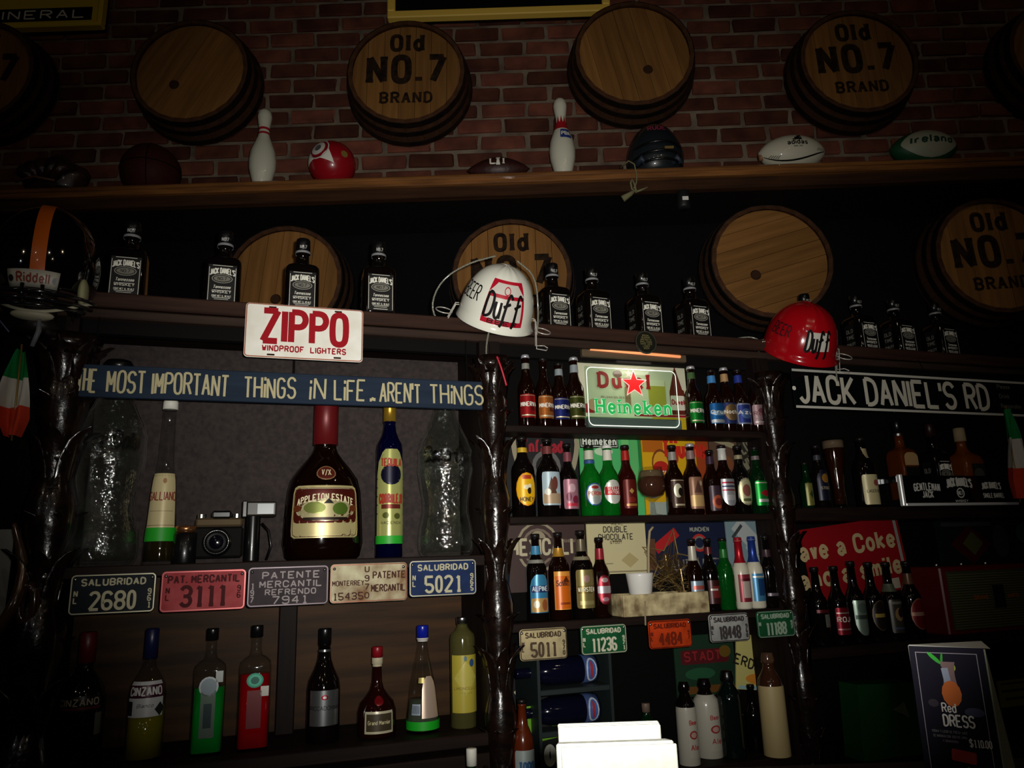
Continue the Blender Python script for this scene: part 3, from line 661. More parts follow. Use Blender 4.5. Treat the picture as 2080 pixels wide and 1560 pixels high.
G().lathe([(0, 1), (.03, 1.02), (.9, 1), (1, .95)], 15*u, 104*u, 20).obj('flash_grip', BLACKP, t, smooth=True, loc=(66*u, 0, 0))
G().box(52*u, 112*u, -.03, .05, 92*u, 122*u, .005).obj('flash_head', M((36, 30, 24), .4), t)
G().box(74*u, 106*u, -.0335, -.03, 96*u, 117*u).obj('flash_window', M((150, 158, 158), .3), t)
G().box(44*u, 54*u, -.02, .02, 90*u, 124*u, .003).obj('bracket', BLACKP, t)
G().tube([(96*u, .0, 4*u), (104*u, -.01, 30*u), (98*u, -.01, 62*u), (84*u, 0, 78*u)], 2.4*u, 6).obj('strap', BLACKP, t, smooth=True)
s2 = CAB.s_at(373, ZL1, .08)
t = thing('camera_lens', 'spare black lens with copper rim standing beside the camera', 'camera lens', CAB.W(s2, .08, ZL1), YAW)
G().lathe([(0, .95), (.03, 1), (.8, 1), (.81, .96), (.84, .96)], 22*mp, 72*mp, 28).obj('barrel', BLACKP, t, smooth=True)
G().lathe([(.84, .93), (.84, 1.0), (.99, .98), (1, .90), (.97, .8)], 20*mp, 74*mp, 28, cap=False).obj('rim', M((190, 130, 84), .25, .9), t, smooth=True)

# ---- bottles on the low left shelf
LOW = 'liqueur bottles on the low left shelf'
czw = dict(z=(.29, .455), w=2.1, c=(206, 208, 210), me=.1, e=[('rect', 0, .22, 1, .36, (66, 20, 40)), ('rect', -.42, -.25, .18, .4, (30, 30, 40)), ('diamond', .4, -.3, .3, .4, (40, 44, 40))], t=[('CINZANO', .62, .22, (215, 215, 215), dict(w=.84, sw=.2)), ('Bianco', .28, .10, (70, 74, 80), dict(w=.4, sw=.12, slant=.3))])
bottle('dark vermouth bottle with red cap nearest the thick carved column', 155, 1283, ZL2, .12, 86, CZN, M((16, 22, 16), .05, trans=.5, coat=.4), cap=(.765, M((90, 14, 24), .4)), name='vermouth_bottle', group=LOW,
  labels=[dict(z=(.42, .53), w=2.0, c=(24, 18, 20), me=0, e=[('rect', 0, -.3, 1, .16, (100, 24, 30))], t=[('CINZANO', .40, .42, (170, 160, 140), dict(w=.86, sw=.2))]), dict(z=(.24, .40), w=.35, x=.95, c=(120, 124, 120))])
bottle('clear vermouth bottle with dark blue cap, white label and yellowish drink', 290, 1276, ZL2, .12, 70, CZN, CLEARG, cap=(.765, M((20, 24, 62), .35)), name='vermouth_bottle', group=LOW,
  labels=[dict(czw, z=(.335, .60))], fill=(.40, M((168, 160, 40), .1, trans=.5)))
def sqv(px, yt, lab, liq, acc, fillz, wl):
    return bottle(lab, px, yt, ZL2, .12, 62, SQV, CLEARG, cap=(.905, BLACKP), name='liqueur_bottle', group=LOW, fill=(fillz, liq), n=28, labels=wl)
sqv(418, 1276, 'square bottle of bright green liqueur with round silver medallion', M((12, 200, 70), .08, trans=.55), 0, .52,
  [dict(z=(.14, .52), w=.9, c=(80, 96, 84), me=.4, e=[('rect', 0, -.05, .55, .5, (30, 50, 50))]), dict(z=(.46, .62), w=1.2, c=(150, 156, 158), sh='oval', me=.5, e=[('oval', 0, 0, .82, .82, (110, 120, 126))]), dict(z=(.57, .66), w=.45, x=.62, c=(150, 154, 150))])
sqv(512, 1270, 'square bottle of bright red liqueur with green oval seal', M((220, 10, 26), .08, trans=.55), 0, .60,
  [dict(z=(.18, .48), w=.9, c=(96, 20, 26), me=.2), dict(z=(.50, .62), w=1.05, c=(30, 120, 100), sh='oval', me=.3, e=[('oval', 0, 0, .8, .8, (60, 150, 120)), ('oval', 0, 0, .5, .5, (20, 80, 70))]), dict(z=(.43, .51), w=.5, x=.62, c=(170, 168, 160))])
bottle('black sparkling wine bottle with broad silver label', 655, 1276, ZL2, .12, 66, WINE, DARKG, cap=(.86, BLACKP), bands=[(.79, .81, M((120, 122, 124), .3, .8))], name='wine_bottle', group=LOW,
  labels=[dict(z=(.155, .46), w=1.9, c=(172, 176, 178), me=.9, ro=.26, e=[('oval', .0, .30, .22, .14, (150, 30, 44)), ('oval', 0, .30, .12, .08, (190, 190, 190))], t=[('RICCADONNA', .45, .11, (20, 20, 22), dict(w=.94, sw=.16))])])
bottle('round-bellied liqueur bottle with red cap, pale neck band and tilted cream label', 765, 1313, ZL2, .12, 78, MARN, M((52, 16, 12), .05, trans=.6, coat=.3), cap=(.88, M((130, 16, 26), .35)), bands=[(.775, .875, M((190, 180, 150), .5))], name='liqueur_bottle', group=LOW,
  labels=[dict(z=(.06, .30), w=1.55, c=(196, 188, 158), me=.1, e=[('rect', 0, 0, .88, .78, (70, 60, 44))], t=[('Grand Marnier', .42, .17, (206, 196, 150), dict(w=.74, sw=.15))]), dict(z=(.36, .46), w=.6, c=(120, 16, 24), sh='oval')])
bottle('conical tequila bottle with blue cap and bright green band at its foot', 859, 1270, ZL2, .12, 66, CONE, CLEARG, cap=(.88, M((16, 30, 150), .3, coat=.3)), bands=[(.845, .88, M((190, 186, 180), .4)), (.03, .11, M((22, 170, 34), .5))], name='tequila_bottle', group=LOW,
  labels=[dict(z=(.14, .52), w=1.2, x=.35, c=(190, 168, 150), sh='arch', me=.3), dict(z=(.17, .27), w=.6, x=-.65, c=(176, 188, 205), e=[('rect', k_*.1-.4, 0, .04, .7, (60, 70, 90)) for k_ in range(9)]), dict(z=(.46, .51), w=.5, x=-.3, c=(176, 160, 90))], fill=(.3, M((120, 130, 110), .1, trans=.7)))
bottle('straight bottle with silver cap and long pale yellow label', 942, 1253, ZL2, .12, 52, TALL, M((110, 106, 60), .06, trans=.6), cap=(.935, STEEL), name='liqueur_bottle', group=LOW,
  labels=[dict(z=(.14, .655), w=2.4, c=(176, 162, 60), me=0, e=[('diamond', .0, .1, .8, .6, (190, 178, 82)), ('oval', .2, .36, .18, .14, (50, 80, 120)), ('oval', -.02, .44, .1, .1, (90, 120, 130))], t=[('LIMONCELLO', .40, .045, (120, 100, 40), dict(w=.8, sw=.15)), ('ITALIA', .33, .025, (120, 100, 40), dict(w=.4, sw=.15))])])
# bottle below the shelf with white cap
t, H, R = bottle('green bottle with white cap standing on the counter below the low shelf', 962, 1520, .621, -.25, 44, SLIM, DGREENG, cap=(.86, WHITEP), name='wine_bottle')
# ---- middle cabinet beers
def neck(c, a=.78, b=.90): return [(a, b, M(c, .35, .2))]
def foil(c, txt, tc=(225, 220, 205), z=(.12, .44), w=2.1, sh='round', th=.17, tz=.48, me=.6, e=(), ww=.85, **k):
    return dict(z=z, w=w, c=c, sh=sh, me=me, ro=.28, e=list(e), t=[(txt, tz, th, tc, dict(w=ww, sw=.2))], **k)
CAPM = M((200, 200, 205), .3, .5); CAPB = M((30, 26, 26), .35, .3)
def beer(lab, px, yt, lev, w_, prof=LN, glass=BROWNG, cap=CAPB, nk=None, L=(), grp=None, d=.05, rz=0., **k):
    bottle(lab, px, yt, lev, d, w_, prof, glass, cap=(.955, cap), bands=nk or [], labels=list(L), group=grp, rz=rz, **k)
G1, G2, G3 = 'beer bottles on the top middle shelf', 'beer bottles on the second middle shelf', 'beer bottles on the third middle shelf'
gold = (190, 150, 80)
ex = lambda c: [('rect', 0, .44, .9, .02, (225, 215, 180)), ('round', 0, -.40, .8, .06, (215, 205, 170)), ('rect', .25, -.05, .3, .3, c)]
beer('brown beer bottle with red label and gold-lettered neck collar, left end of top shelf', 1072, 722, ZM1, 36, cap=CAPM, nk=neck((150, 150, 140), .80, .88), L=[foil((172, 32, 36), 'MINERVA', e=ex((120, 20, 30)))], grp=G1, rz=-.1)
beer('brown beer bottle with copper gold label, between the red and blue labels', 1108, 728, ZM1, 36, nk=None, L=[foil((190, 112, 50), 'MINERVA', e=ex((120, 60, 30)))], grp=G1)
beer('brown beer bottle with dark blue label and silver neck', 1140, 738, ZM1, 37, nk=neck((150, 160, 165), .80, .90), L=[foil((36, 48, 120), 'MINERVA', e=ex((20, 26, 70)))], grp=G1)
beer('brown beer bottle with olive green label, leftmost neighbour of the glowing sign', 1172, 727, ZM1, 38, cap=CAPM, nk=neck((150, 160, 165), .78, .89), L=[foil((70, 76, 28), 'MINERVA', e=ex((40, 46, 20)))], grp=G1)
beer('beer bottle with green foil label just right of the glowing sign', 1414, 745, ZM1, 36, cap=CAPM, nk=neck((70, 100, 60), .80, .90), L=[foil((24, 140, 50), 'MINERVA', me=.7, e=ex((16, 90, 40)))], grp=G1)
beer('brown beer bottle with sky blue label and light blue neck', 1455, 752, ZM1, 37, L=[foil((38, 110, 180), 'Cruz', e=[('round', 0, -.38, .9, .16, (200, 205, 210)), ('oval', 0, .02, .86, .24, (150, 180, 210))])], nk=neck((70, 140, 205)), grp=G1)
beer('brown beer bottle with bronze label in a blue rim and tan neck', 1482, 748, ZM1, 35, cap=CAPM, L=[foil((50, 60, 110), 'Noche', e=[('oval', 0, .05, .86, .8, (130, 104, 70))])], nk=neck((190, 150, 104)), grp=G1)
beer('brown beer bottle with blue and silver oval label and blue neck', 1510, 751, ZM1, 37, L=[foil((150, 160, 185), 'Azul', e=[('round', 0, 0, .86, .86, (44, 60, 130)), ('oval', 0, 0, .6, .5, (90, 120, 180))])], nk=neck((40, 60, 150)), grp=G1)
beer('brown beer bottle with pinkish silver label at the right end of top shelf', 1541, 756, ZM1, 35, L=[foil((190, 160, 166), 'Rosa', tc=(120, 50, 60), me=.7, e=[('oval', .1, .2, .6, .3, (150, 90, 104)), ('rect', 0, -.36, .8, .08, (210, 200, 200))])], grp=G1)
# second shelf
beer('large black beer bottle with bright yellow oval label showing a bee', 1065, 888, ZM2, 48, SB, DARKG, nk=neck((214, 176, 50), .80, .86), L=[dict(z=(.13, .54), w=1.9, c=(238, 150, 10), sh='oval', me=.1, e=[('oval', 0, 0, .92, .94, (240, 184, 20)), ('oval', .10, -.04, .18, .22, (40, 30, 16)), ('oval', -.04, .06, .22, .14, (240, 230, 190)), ('oval', .12, .10, .16, .12, (240, 230, 190)), ('round', 0, .36, .4, .12, (180, 60, 30))], t=[('HONEY', .14, .12, (40, 28, 14), dict(w=.6))])], grp=G2)
beer('large dark beer bottle with pale label showing a rider on horseback', 1117, 892, ZM2, 48, SB, DARKG, nk=neck((120, 60, 60), .80, .9), L=[dict(z=(.14, .56), w=1.8, c=(176, 196, 206), sh='round', me=.1, e=[('tri', -.05, .1, .5, .5, (96, 64, 46)), ('oval', .12, .16, .3, .4, (110, 60, 50)), ('round', 0, -.3, .9, .3, (176, 150, 120)), ('oval', -.24, -.1, .3, .2, (220, 216, 200))])], grp=G2)
beer('slim dark beer bottle with pink patterned label beside the rider bottle', 1158, 902, ZM2, 38, LN, DARKG, nk=neck((130, 70, 80), .75, .88), L=[dict(z=(.10, .50), w=1.9, c=(168, 116, 130), sh='round', me=.2, e=[('oval', 0, .2, .4, .3, (210, 170, 180)), ('oval', -.2, -.1, .3, .3, (110, 50, 70)), ('oval', .2, -.2, .4, .3, (130, 40, 66)), ('rect', 0, -.36, .7, .1, (190, 50, 70))])], grp=G2)
beer('green beer bottle with blue rimmed oval silver label', 1203, 906, ZM2, 44, LN, GREENG, nk=[(.80, .93, M((200, 200, 180), .4)), (.74, .79, M((50, 80, 140), .4))], L=[dict(z=(.14, .46), w=1.8, c=(60, 90, 160), sh='oval', me=.5, e=[('oval', 0, 0, .86, .90, (186, 196, 190)), ('round', 0, .02, .8, .26, (200, 196, 180)), ('oval', 0, .3, .4, .14, (170, 50, 50))], t=[('PERONI', .46, .15, (170, 40, 40), dict(w=.66))])], grp=G2)
beer('green beer bottle with white label and red name band', 1241, 905, ZM2, 42, LN, GREENG, cap=M((220, 220, 215), .35), nk=[(.78, .93, M((214, 212, 196), .4))], L=[dict(z=(.16, .50), w=1.9, c=(214, 214, 204), sh='oval', me=.3, e=[('round', 0, .04, .92, .34, (186, 24, 34))], t=[('STELLA', .58, .12, (225, 220, 210), dict(w=.6)), ('ARTOIS', .42, .12, (225, 220, 210), dict(w=.6))])], grp=G2)
beer('dark red-brown beer bottle with red neck foil beside the goblet', 1278, 905, ZM2, 38, LN, M((60, 14, 10), .06, trans=.5), nk=neck((170, 36, 30), .78, .92), L=[dict(z=(.10, .50), w=1.8, c=(96, 26, 20), sh='round', me=.3, e=[('diamond', 0, .1, .3, .2, (190, 150, 80)), ('oval', 0, -.2, .5, .2, (130, 40, 30)), ('rect', 0, -.38, .7, .08, (170, 120, 60))])], grp=G2)
beer('brown beer bottle with silver neck and half-white crest label', 1375, 905, ZM2, 38, LN, BROWNG, nk=neck((150, 146, 140)), L=[dict(z=(.10, .50), w=1.8, c=(60, 40, 30), sh='round', me=.3, e=[('rect', 0, .46, .95, .02, (200, 190, 160)), ('oval', -.1, .10, .5, .5, (200, 196, 170)), ('oval', .05, .05, .3, .3, (30, 24, 20)), ('rect', 0, -.4, .6, .06, (190, 180, 150))])], grp=G2)
beer('brown beer bottle with tan picture label of a town', 1413, 902, ZM2, 38, LN, BROWNG, cap=CAPM, nk=neck((140, 116, 116)), L=[dict(z=(.08, .52), w=1.9, c=(140, 100, 76), sh='round', me=.2, e=[('tri', 0, .2, .5, .4, (90, 60, 50)), ('round', 0, -.25, .9, .35, (196, 160, 104)), ('oval', .2, .3, .2, .16, (190, 170, 140))])], grp=G2)
beer('small brown beer bottle with orange-red round label, set back', 1452, 915, ZM2, 36, LN, BROWNG, nk=neck((60, 40, 60)), L=[dict(z=(.06, .44), w=1.9, c=(60, 44, 56), sh='round', me=.2, e=[('oval', 0, -.15, .7, .55, (170, 80, 50)), ('oval', 0, -.15, .4, .3, (110, 40, 40))])], grp=G2, d=.07)
beer('brown beer bottle with white paper neck and silver red-striped label', 1478, 905, ZM2, 38, LN, BROWNG, nk=[(.78, .95, M((196, 196, 190), .4))], L=[dict(z=(.12, .50), w=1.9, c=(186, 188, 194), sh='shield', me=.6, e=[('rect', 0, .36, .9, .06, (150, 40, 60)), ('rect', 0, .22, .9, .05, (40, 44, 80)), ('rect', 0, .08, .9, .05, (150, 40, 60)), ('round', 0, -.2, .5, .2, (220, 220, 225))])], grp=G2)
beer('brown beer bottle with cream oval label and green rim', 1511, 906, ZM2, 38, LN, DARKG, nk=neck((150, 140, 110), .80, .86), L=[dict(z=(.12, .52), w=1.9, c=(150, 146, 116), sh='oval', me=.4, e=[('oval', 0, 0, .86, .9, (196, 190, 150)), ('oval', 0, .04, .5, .44, (150, 90, 80)), ('round', 0, -.3, .5, .1, (90, 100, 60))])], grp=G2)
beer('dark green beer bottle with bright green label and red streak, right end', 1546, 908, ZM2, 36, LN, DGREENG, nk=neck((120, 110, 110), .80, .86), L=[dict(z=(.12, .48), w=1.9, c=(26, 140, 56), sh='round', me=.6, e=[('diamond', .1, 0, .7, .3, (190, 40, 50)), ('rect', 0, -.3, .7, .12, (206, 206, 200)), ('rect', 0, .42, .9, .04, (206, 206, 180))])], grp=G2)
# third shelf
beer('tall dark beer bottle with blue and yellow picture label, left end', 1093, 1085, ZM3, 44, SB, DARKG, nk=[(.76, .86, M((60, 130, 170), .4)), (.66, .70, M((180, 180, 170), .35, .5))], L=[dict(z=(.10, .53), w=1.95, c=(56, 130, 170), sh='arch', me=.2, e=[('round', 0, -.30, .9, .36, (190, 150, 90)), ('oval', -.2, -.28, .3, .2, (220, 214, 190)), ('oval', .2, -.3, .3, .3, (160, 90, 50)), ('round', 0, .12, .86, .18, (30, 50, 100))], t=[('ALPINE', .57, .12, (200, 214, 220), dict(w=.74))])], grp=G3)
beer('tall dark beer bottle with square orange label and gold collar', 1140, 1082, ZM3, 44, SB, BROWNG, nk=[(.72, .82, M((190, 140, 50), .35, .4))], L=[dict(z=(.12, .55), w=1.75, c=(226, 150, 60), me=.1, ro=.35, e=[('rect', 0, -.05, .88, .86, (214, 104, 20)), ('tri', .15, .30, .4, .16, (90, 40, 14)), ('rect', .1, -.34, .6, .06, (150, 60, 14))], t=[('Schnitt', .62, .14, (90, 36, 14), dict(w=.74, slant=.15))])], grp=G3)
beer('tall dark beer bottle with olive gold label and silver collar', 1187, 1078, ZM3, 46, SB, DARKG, nk=[(.76, .90, M((110, 100, 80), .35, .4)), (.66, .70, M((170, 160, 130), .35, .5))], L=[dict(z=(.12, .55), w=1.95, c=(150, 136, 84), me=.5, sh='round', e=[('oval', 0, .26, .3, .2, (190, 150, 140)), ('round', 0, -.02, .9, .2, (120, 104, 54)), ('rect', 0, -.36, .7, .1, (180, 166, 110))], t=[('WARSTEIN', .43, .11, (226, 220, 190), dict(w=.8))])], grp=G3)
beer('shorter brown beer bottle with red and silver oval label', 1225, 1092, ZM3, 38, LN, BROWNG, nk=neck((150, 40, 50), .72, .86), L=[dict(z=(.16, .53), w=1.8, c=(110, 20, 34), sh='oval', me=.5, e=[('oval', 0, 0, .86, .90, (150, 40, 54)), ('round', 0, 0, .9, .24, (196, 186, 190)), ('oval', 0, .32, .4, .16, (200, 180, 180)), ('oval', 0, -.32, .4, .14, (190, 150, 160))])], grp=G3)
beer('brown beer bottle with silver foil neck behind the right end of the box', 1416, 1095, ZM3, 36, LN, BROWNG, nk=neck((190, 184, 170), .70, .90), L=[dict(z=(.24, .42), w=1.9, c=(140, 160, 176), me=.3, e=[('rect', 0, 0, .8, .3, (180, 90, 80))])], grp=G3)
beer('dark slim beer bottle with small red and black label', 1449, 1094, ZM3, 34, LN, DARKG, nk=neck((90, 30, 34), .78, .88), L=[dict(z=(.10, .42), w=1.8, c=(60, 24, 26), me=.2, e=[('rect', .1, 0, .6, .5, (120, 40, 40)), ('rect', -.1, .1, .5, .08, (190, 180, 170))])], grp=G3)
beer('plain bright green glass beer bottle without a front label', 1480, 1093, ZM3, 36, LN, M((16, 120, 40), .05, trans=.7, coat=.3), nk=neck((40, 110, 50), .72, .84), grp=G3)
WG = M((206, 200, 180), .3, coat=.3)
beer('cream coloured beer bottle with red foil neck and dark red label', 1512, 1092, ZM3, 34, LN, WG, cap=M((150, 20, 30), .3), nk=[(.64, .952, M((176, 20, 36), .3, .4))], L=[dict(z=(.10, .48), w=1.9, c=(130, 44, 54), me=.3, e=[('rect', 0, 0, .5, .7, (196, 180, 170)), ('rect', 0, .3, .9, .1, (90, 20, 30))])], grp=G3)
beer('cream coloured beer bottle with blue foil neck and blue label', 1540, 1090, ZM3, 34, LN, WG, cap=M((40, 60, 130), .3), nk=[(.64, .952, M((34, 60, 140), .3, .4))], L=[dict(z=(.10, .48), w=1.9, c=(70, 130, 170), me=.3, e=[('rect', .1, 0, .5, .6, (30, 70, 120)), ('rect', 0, .38, .9, .06, (200, 200, 190))])], grp=G3)
beer('very dark unlabelled beer bottle at the right end of the third shelf', 1568, 1088, ZM3, 34, LN, DARKG, nk=neck((70, 50, 56), .70, .80), grp=G3, L=[dict(z=(.16, .20), w=1.9, c=(110, 100, 110))])

# goblet between the beers
def goblet(label, px, d, lev, ytop, w_, liq, name='beer_goblet'):
    s = CAB.s_at(px, lev, d); H = CAB.z_at(ytop, s, d)-lev; R = w_/2*CAB.m_per_px(s, d, lev+.1)
    t = thing(name, label, 'glass', CAB.W(s, d, lev), YAW)
    o_ = [(0, .6), (.02, .6), (.05, .2), (.28, .12), (.33, .3), (.42, .75), (.55, .98), (.68, 1), (.85, .88), (1, .78)]
    i_ = [(1, .74), (.85, .84), (.68, .96), (.55, .94), (.42, .70), (.36, .2)]
    g = G().lathe(o_+i_, R, H, 28, cap=False); n = 28; g.f += [tuple(range(n-1, -1, -1)), tuple(15*n+i for i in range(n))]; g.obj('glass', CLEARG, t, smooth=True)
    G().lathe([(.365, .18), (.42, .66), (.55, .91), (.68, .93), (.80, .86)], R, H, 28).obj('drink', liq, t, smooth=True)
    G().lathe([(.80, .86), (.9, .80), (.93, .76)], R, H, 28).obj('foam', M((110, 90, 66), .8), t, smooth=True)
goblet('round stemmed goblet of dark beer in the middle of the second shelf', 1328, .08, ZM2, 950, 60, M((92, 56, 44), .1, trans=.4))

# ---- glowing sign
s0 = CAB.s_at(1196, ZM1+.1, .02); s1 = CAB.s_at(1384, ZM1+.1, .02)
zt = CAB.z_at(741, s0, .02); W_ = s1-s0; Hh = zt-ZM1
t = thing('light_up_sign', 'clear light-up beer sign with red star and green lettering on a grey base', 'sign', CAB.W((s0+s1)/2, .04, ZM1), YAW)
G().box(-W_/2+.006, W_/2+.012, .004, .05, 0, .048, .006).obj('base', M((96, 100, 104), .4), t)
G().box(-W_/2, W_/2, -.003, .003, .002, Hh).obj('acrylic_panel', thin_glass((244, 252, 246), .8), t)
def rr(x0, x1, z0, z1, r, n=6):
    P = []
    for cx_, cz_, a0 in ((x1-r, z1-r, 0), (x0+r, z1-r, 90), (x0+r, z0+r, 180), (x1-r, z0+r, 270)):
        P += [(cx_+r*math.cos(math.radians(a0+90*i/n)), cz_+r*math.sin(math.radians(a0+90*i/n))) for i in range(n+1)]
    return P
fl = lambda x, z, dp: (x, -.0042-dp, z)
vs, fs = ribbon(rr(-W_/2+.004, W_/2-.006, .014, Hh-.004, .022), .0035, True)
G().add([fl(a, b, 0) for a, b in vs], fs).obj('edge_light', M((236, 240, 226), .5, emit=.85), t)
def star(cx_, cz_, r, k=.42, rot=0): return [(cx_+(r if i % 2 == 0 else r*k)*math.sin(PI*i/5+rot), cz_+(r if i % 2 == 0 else r*k)*math.cos(PI*i/5+rot)) for i in range(10)]
sx_, sz_ = .006, Hh*.745
for r, m_, dp in ((.060, M((225, 190, 180), .5, emit=.6), .0), (.051, M((214, 22, 24), .5, emit=.75), .0006)): poly(G(), fl, star(sx_, sz_, r), dp).obj('red_star', m_, t)
poly(G(), fl, star(sx_-.022, sz_+.04, .017), .0008).obj('small_star', M((230, 170, 160), .5, emit=.5), t)
for k_, (sw_, m_) in enumerate(((.27, M((200, 230, 200), .5, emit=.5)), (.19, M((26, 150, 70), .5, emit=.75)))):
    g = G(); put_text(g, 'Heineken', .052, fl if k_ == 0 else (lambda x, z, dp: fl(x, z, dp+.0012)), width=W_*.80, x=-.002, z=Hh*.26, sw=sw_, serif=True); g.obj('lettering', m_, t)
light('sign_glow', 'AREA', CAB.W((s0+s1)/2, .095, ZM1+.02), .12, (.4, 1, .45), .05, CAB.W((s0+s1)/2, .11, ZM1+.12))
# added copper bar over it, its glow imitating a glossy reflecting band
sa, sb = CAB.s_at(1182, 2.19, .05), CAB.s_at(1394, 2.19, .05); zl_ = CAB.z_at(722, (sa+sb)/2, .05)
t = thing('reflection_bar', 'added copper bar imitating a reflection under the cornice above the glowing sign', 'lamp', CAB.W((sa+sb)/2, .05, zl_), YAW)
wl = (sb-sa)/2
G().box(-wl, wl, -.01, .06, -.018, .03, .004).obj('housing', M((130, 112, 90), .4, .6), t)
G().tube([(-wl*.86, -.013, .012), (wl*.86, -.013, .002)], .006, 8).obj('reflection_glow', M((240, 150, 96), .4, emit=.9), t, smooth=True)  # glow stands in for the warm reflection, not a lamp tube
light('added_poster_light', 'AREA', CAB.W((sa+sb)/2, .045, zl_-.03), .30, (1, .92, .78), .15, CAB.W((sa+sb)/2, .16, 1.98))  # light added to brighten the poster behind the sign

# ---- posters behind the bottles
def poster(name, label, cat, px0, py0, px1, py1, base, d=.112, shapes=(), texts=(), tilt=0., fr=CAB, rough=.45, thick=.006, group=None):
    cx_, cy_ = (px0+px1)/2, (py0+py1)/2; s, z = fr.sz(cx_, cy_, d); mp = fr.m_per_px(s, d, z)
    a0 = fr.sz(px0, cy_, d)[0]; a1 = fr.sz(px1, cy_, d)[0]; w_ = a1-a0; h_ = fr.sz(cx_, py0, d)[1]-fr.sz(cx_, py1, d)[1]
    t = thing(name, label, cat, fr.W(s, d, z), 0, group); t.rotation_euler = Matrix.Rotation(fr.yaw, 3, 'Z').to_4x4().to_euler()
    q = (Matrix.Rotation(fr.yaw, 3, 'Z') @ Matrix.Rotation(tilt, 3, 'Y')).to_euler(); t.rotation_euler = q
    G().box(-w_/2, w_/2, 0, thick, -h_/2, h_/2).obj('board', M(base, rough), t)
    fn = lambda x, z, dp: (x, -.0006-dp, z)
    for i, S in enumerate(shapes):
        sh, ex_, ez_, ew, eh, ec = S[:6]; ro = S[6] if len(S) > 6 else 0
        g = patch(G(), fn, ew*w_, eh*h_, ex_*w_, ez_*h_, sh, .0003*(i+1), rot=ro); g.obj('printed_shape', M(ec, rough), t)
    byc = {}
    for T_ in texts:
        txt, x, z, h, wd, c_ = T_[:6]; kw = dict(T_[6]) if len(T_) > 6 else {}
        dpt = .0003*(len(shapes)+1)+.0006
        if c_ not in byc: byc[c_] = G()
        put_text(byc[c_], txt, h*h_, lambda a, b, dp: fn(a, b, dp+dpt), width=wd*w_, x=x*w_, z=z*h_, **({'sw': .2} | kw))
    for c_, g in byc.items(): g.obj('lettering', M(c_, .5), t)
    return t, w_, h_
poster('beer_poster', 'cream beer poster with red gothic name, seen through the glowing sign', 'poster', 1174, 731, 1398, 882, (206, 204, 178),
  shapes=[('rect', -.42, -.17, .16, .12, (150, 20, 28)), ('rect', 0, -.40, 1, .24, (30, 120, 50)), ('rect', .25, -.24, .5, .03, (150, 20, 28)), ('rect', .33, -.39, .34, .26, (190, 160, 30)), ('oval', -.35, -.12, .12, .16, (196, 150, 120)), ('round', .22, .06, .16, .36, (170, 160, 60)), ('rect', .22, .2, .15, .08, (214, 210, 180)),
    ('tri', .40, .28, .12, .34, (96, 36, 24)), ('round', .405, -.05, .14, .34, (96, 36, 24)), ('round', .405, -.06, .13, .2, (214, 206, 190)), ('oval', -.13, .30, .08, .10, (110, 70, 60)), ('rect', -.05, -.02, .05, .3, (150, 120, 90))],
  texts=[('Duvel', -.08, .12, .18, .44, (158, 22, 34), dict(sw=.27, serif=True)), ('Duvel', .405, -.08, .06, .11, (158, 22, 34), dict(sw=.26)), ('BELGIAN GOLDEN ALE', -.16, -.03, .025, .26, (110, 90, 70)), ('12', -.47, -.36, .1, .06, (190, 200, 190))])
poster('beer_poster', 'black beer poster with red name between two pale wings', 'poster', 1030, 868, 1176, 1047, (26, 25, 28),
  shapes=[('oval', -.30, .1, .16, .62, (150, 140, 116), .3), ('oval', -.24, .14, .16, .56, (26, 25, 28), .3), ('oval', .40, .1, .16, .62, (150, 140, 116), -.3), ('oval', .34, .14, .16, .56, (26, 25, 28), -.3), ('oval', .05, .06, .40, .36, (96, 94, 92)), ('oval', .05, .05, .30, .27, (26, 25, 28)), ('oval', .05, .03, .16, .15, (96, 94, 92)), ('rect', .08, -.30, .05, .4, (110, 110, 108))],
  texts=[('Enfadado', .04, .22, .13, .62, (150, 24, 40), dict(sw=.22)), ('Beer', .0, .42, .07, .18, (170, 168, 160), dict(sw=.2)), ('MEZCALILLO', .12, -.30, .05, .5, (130, 128, 120), dict(rot=PI/2))])
poster('beer_poster', 'green beer poster with name on a black band and a row of bottle necks', 'poster', 1180, 872, 1306, 1047, (76, 176, 104),
  shapes=[('rect', -.18, .36, .62, .16, (16, 16, 16)), ('rect', -.18, .36, .59, .13, (190, 200, 180)), ('rect', -.18, .36, .57, .11, (18, 20, 18)), ('rect', .24, .1, .12, .7, (110, 190, 110)), ('rect', .38, .1, .10, .7, (90, 176, 100)), ('rect', .47, .1, .05, .7, (40, 120, 60)), ('oval', .24, .18, .1, .05, (170, 40, 40)), ('rect', -.2, -.05, .5, .12, (80, 170, 100)), ('oval', -.12, .24, .3, .10, (190, 210, 180))],
  texts=[('Heineken', -.18, .32, .08, .52, (214, 220, 206), dict(sw=.22, serif=True))])
poster('beer_poster', 'yellow beer poster with dripping red name above the goblet', 'poster', 1308, 872, 1444, 1047, (206, 160, 20),
  shapes=[('rect', .40, .0, .2, 1, (150, 60, 24)), ('rect', -.34, .36, .3, .26, (176, 96, 20)), ('oval', -.24, .1, .26, .34, (120, 60, 24)), ('oval', -.24, .1, .22, .28, (206, 150, 40)), ('oval', -.24, .06, .22, .14, (170, 34, 24)), ('rect', -.15, -.42, .6, .16, (150, 160, 150))],
  texts=[('Tijuana', .12, .18, .19, .62, (190, 40, 24), dict(sw=.24)), ('GUERA', -.22, -.06, .07, .26, (220, 214, 190)), ('MORENA', .16, -.20, .09, .5, (50, 34, 20), dict(sw=.12)), ('M', -.1, -.48, .12, .2, (40, 110, 130))])
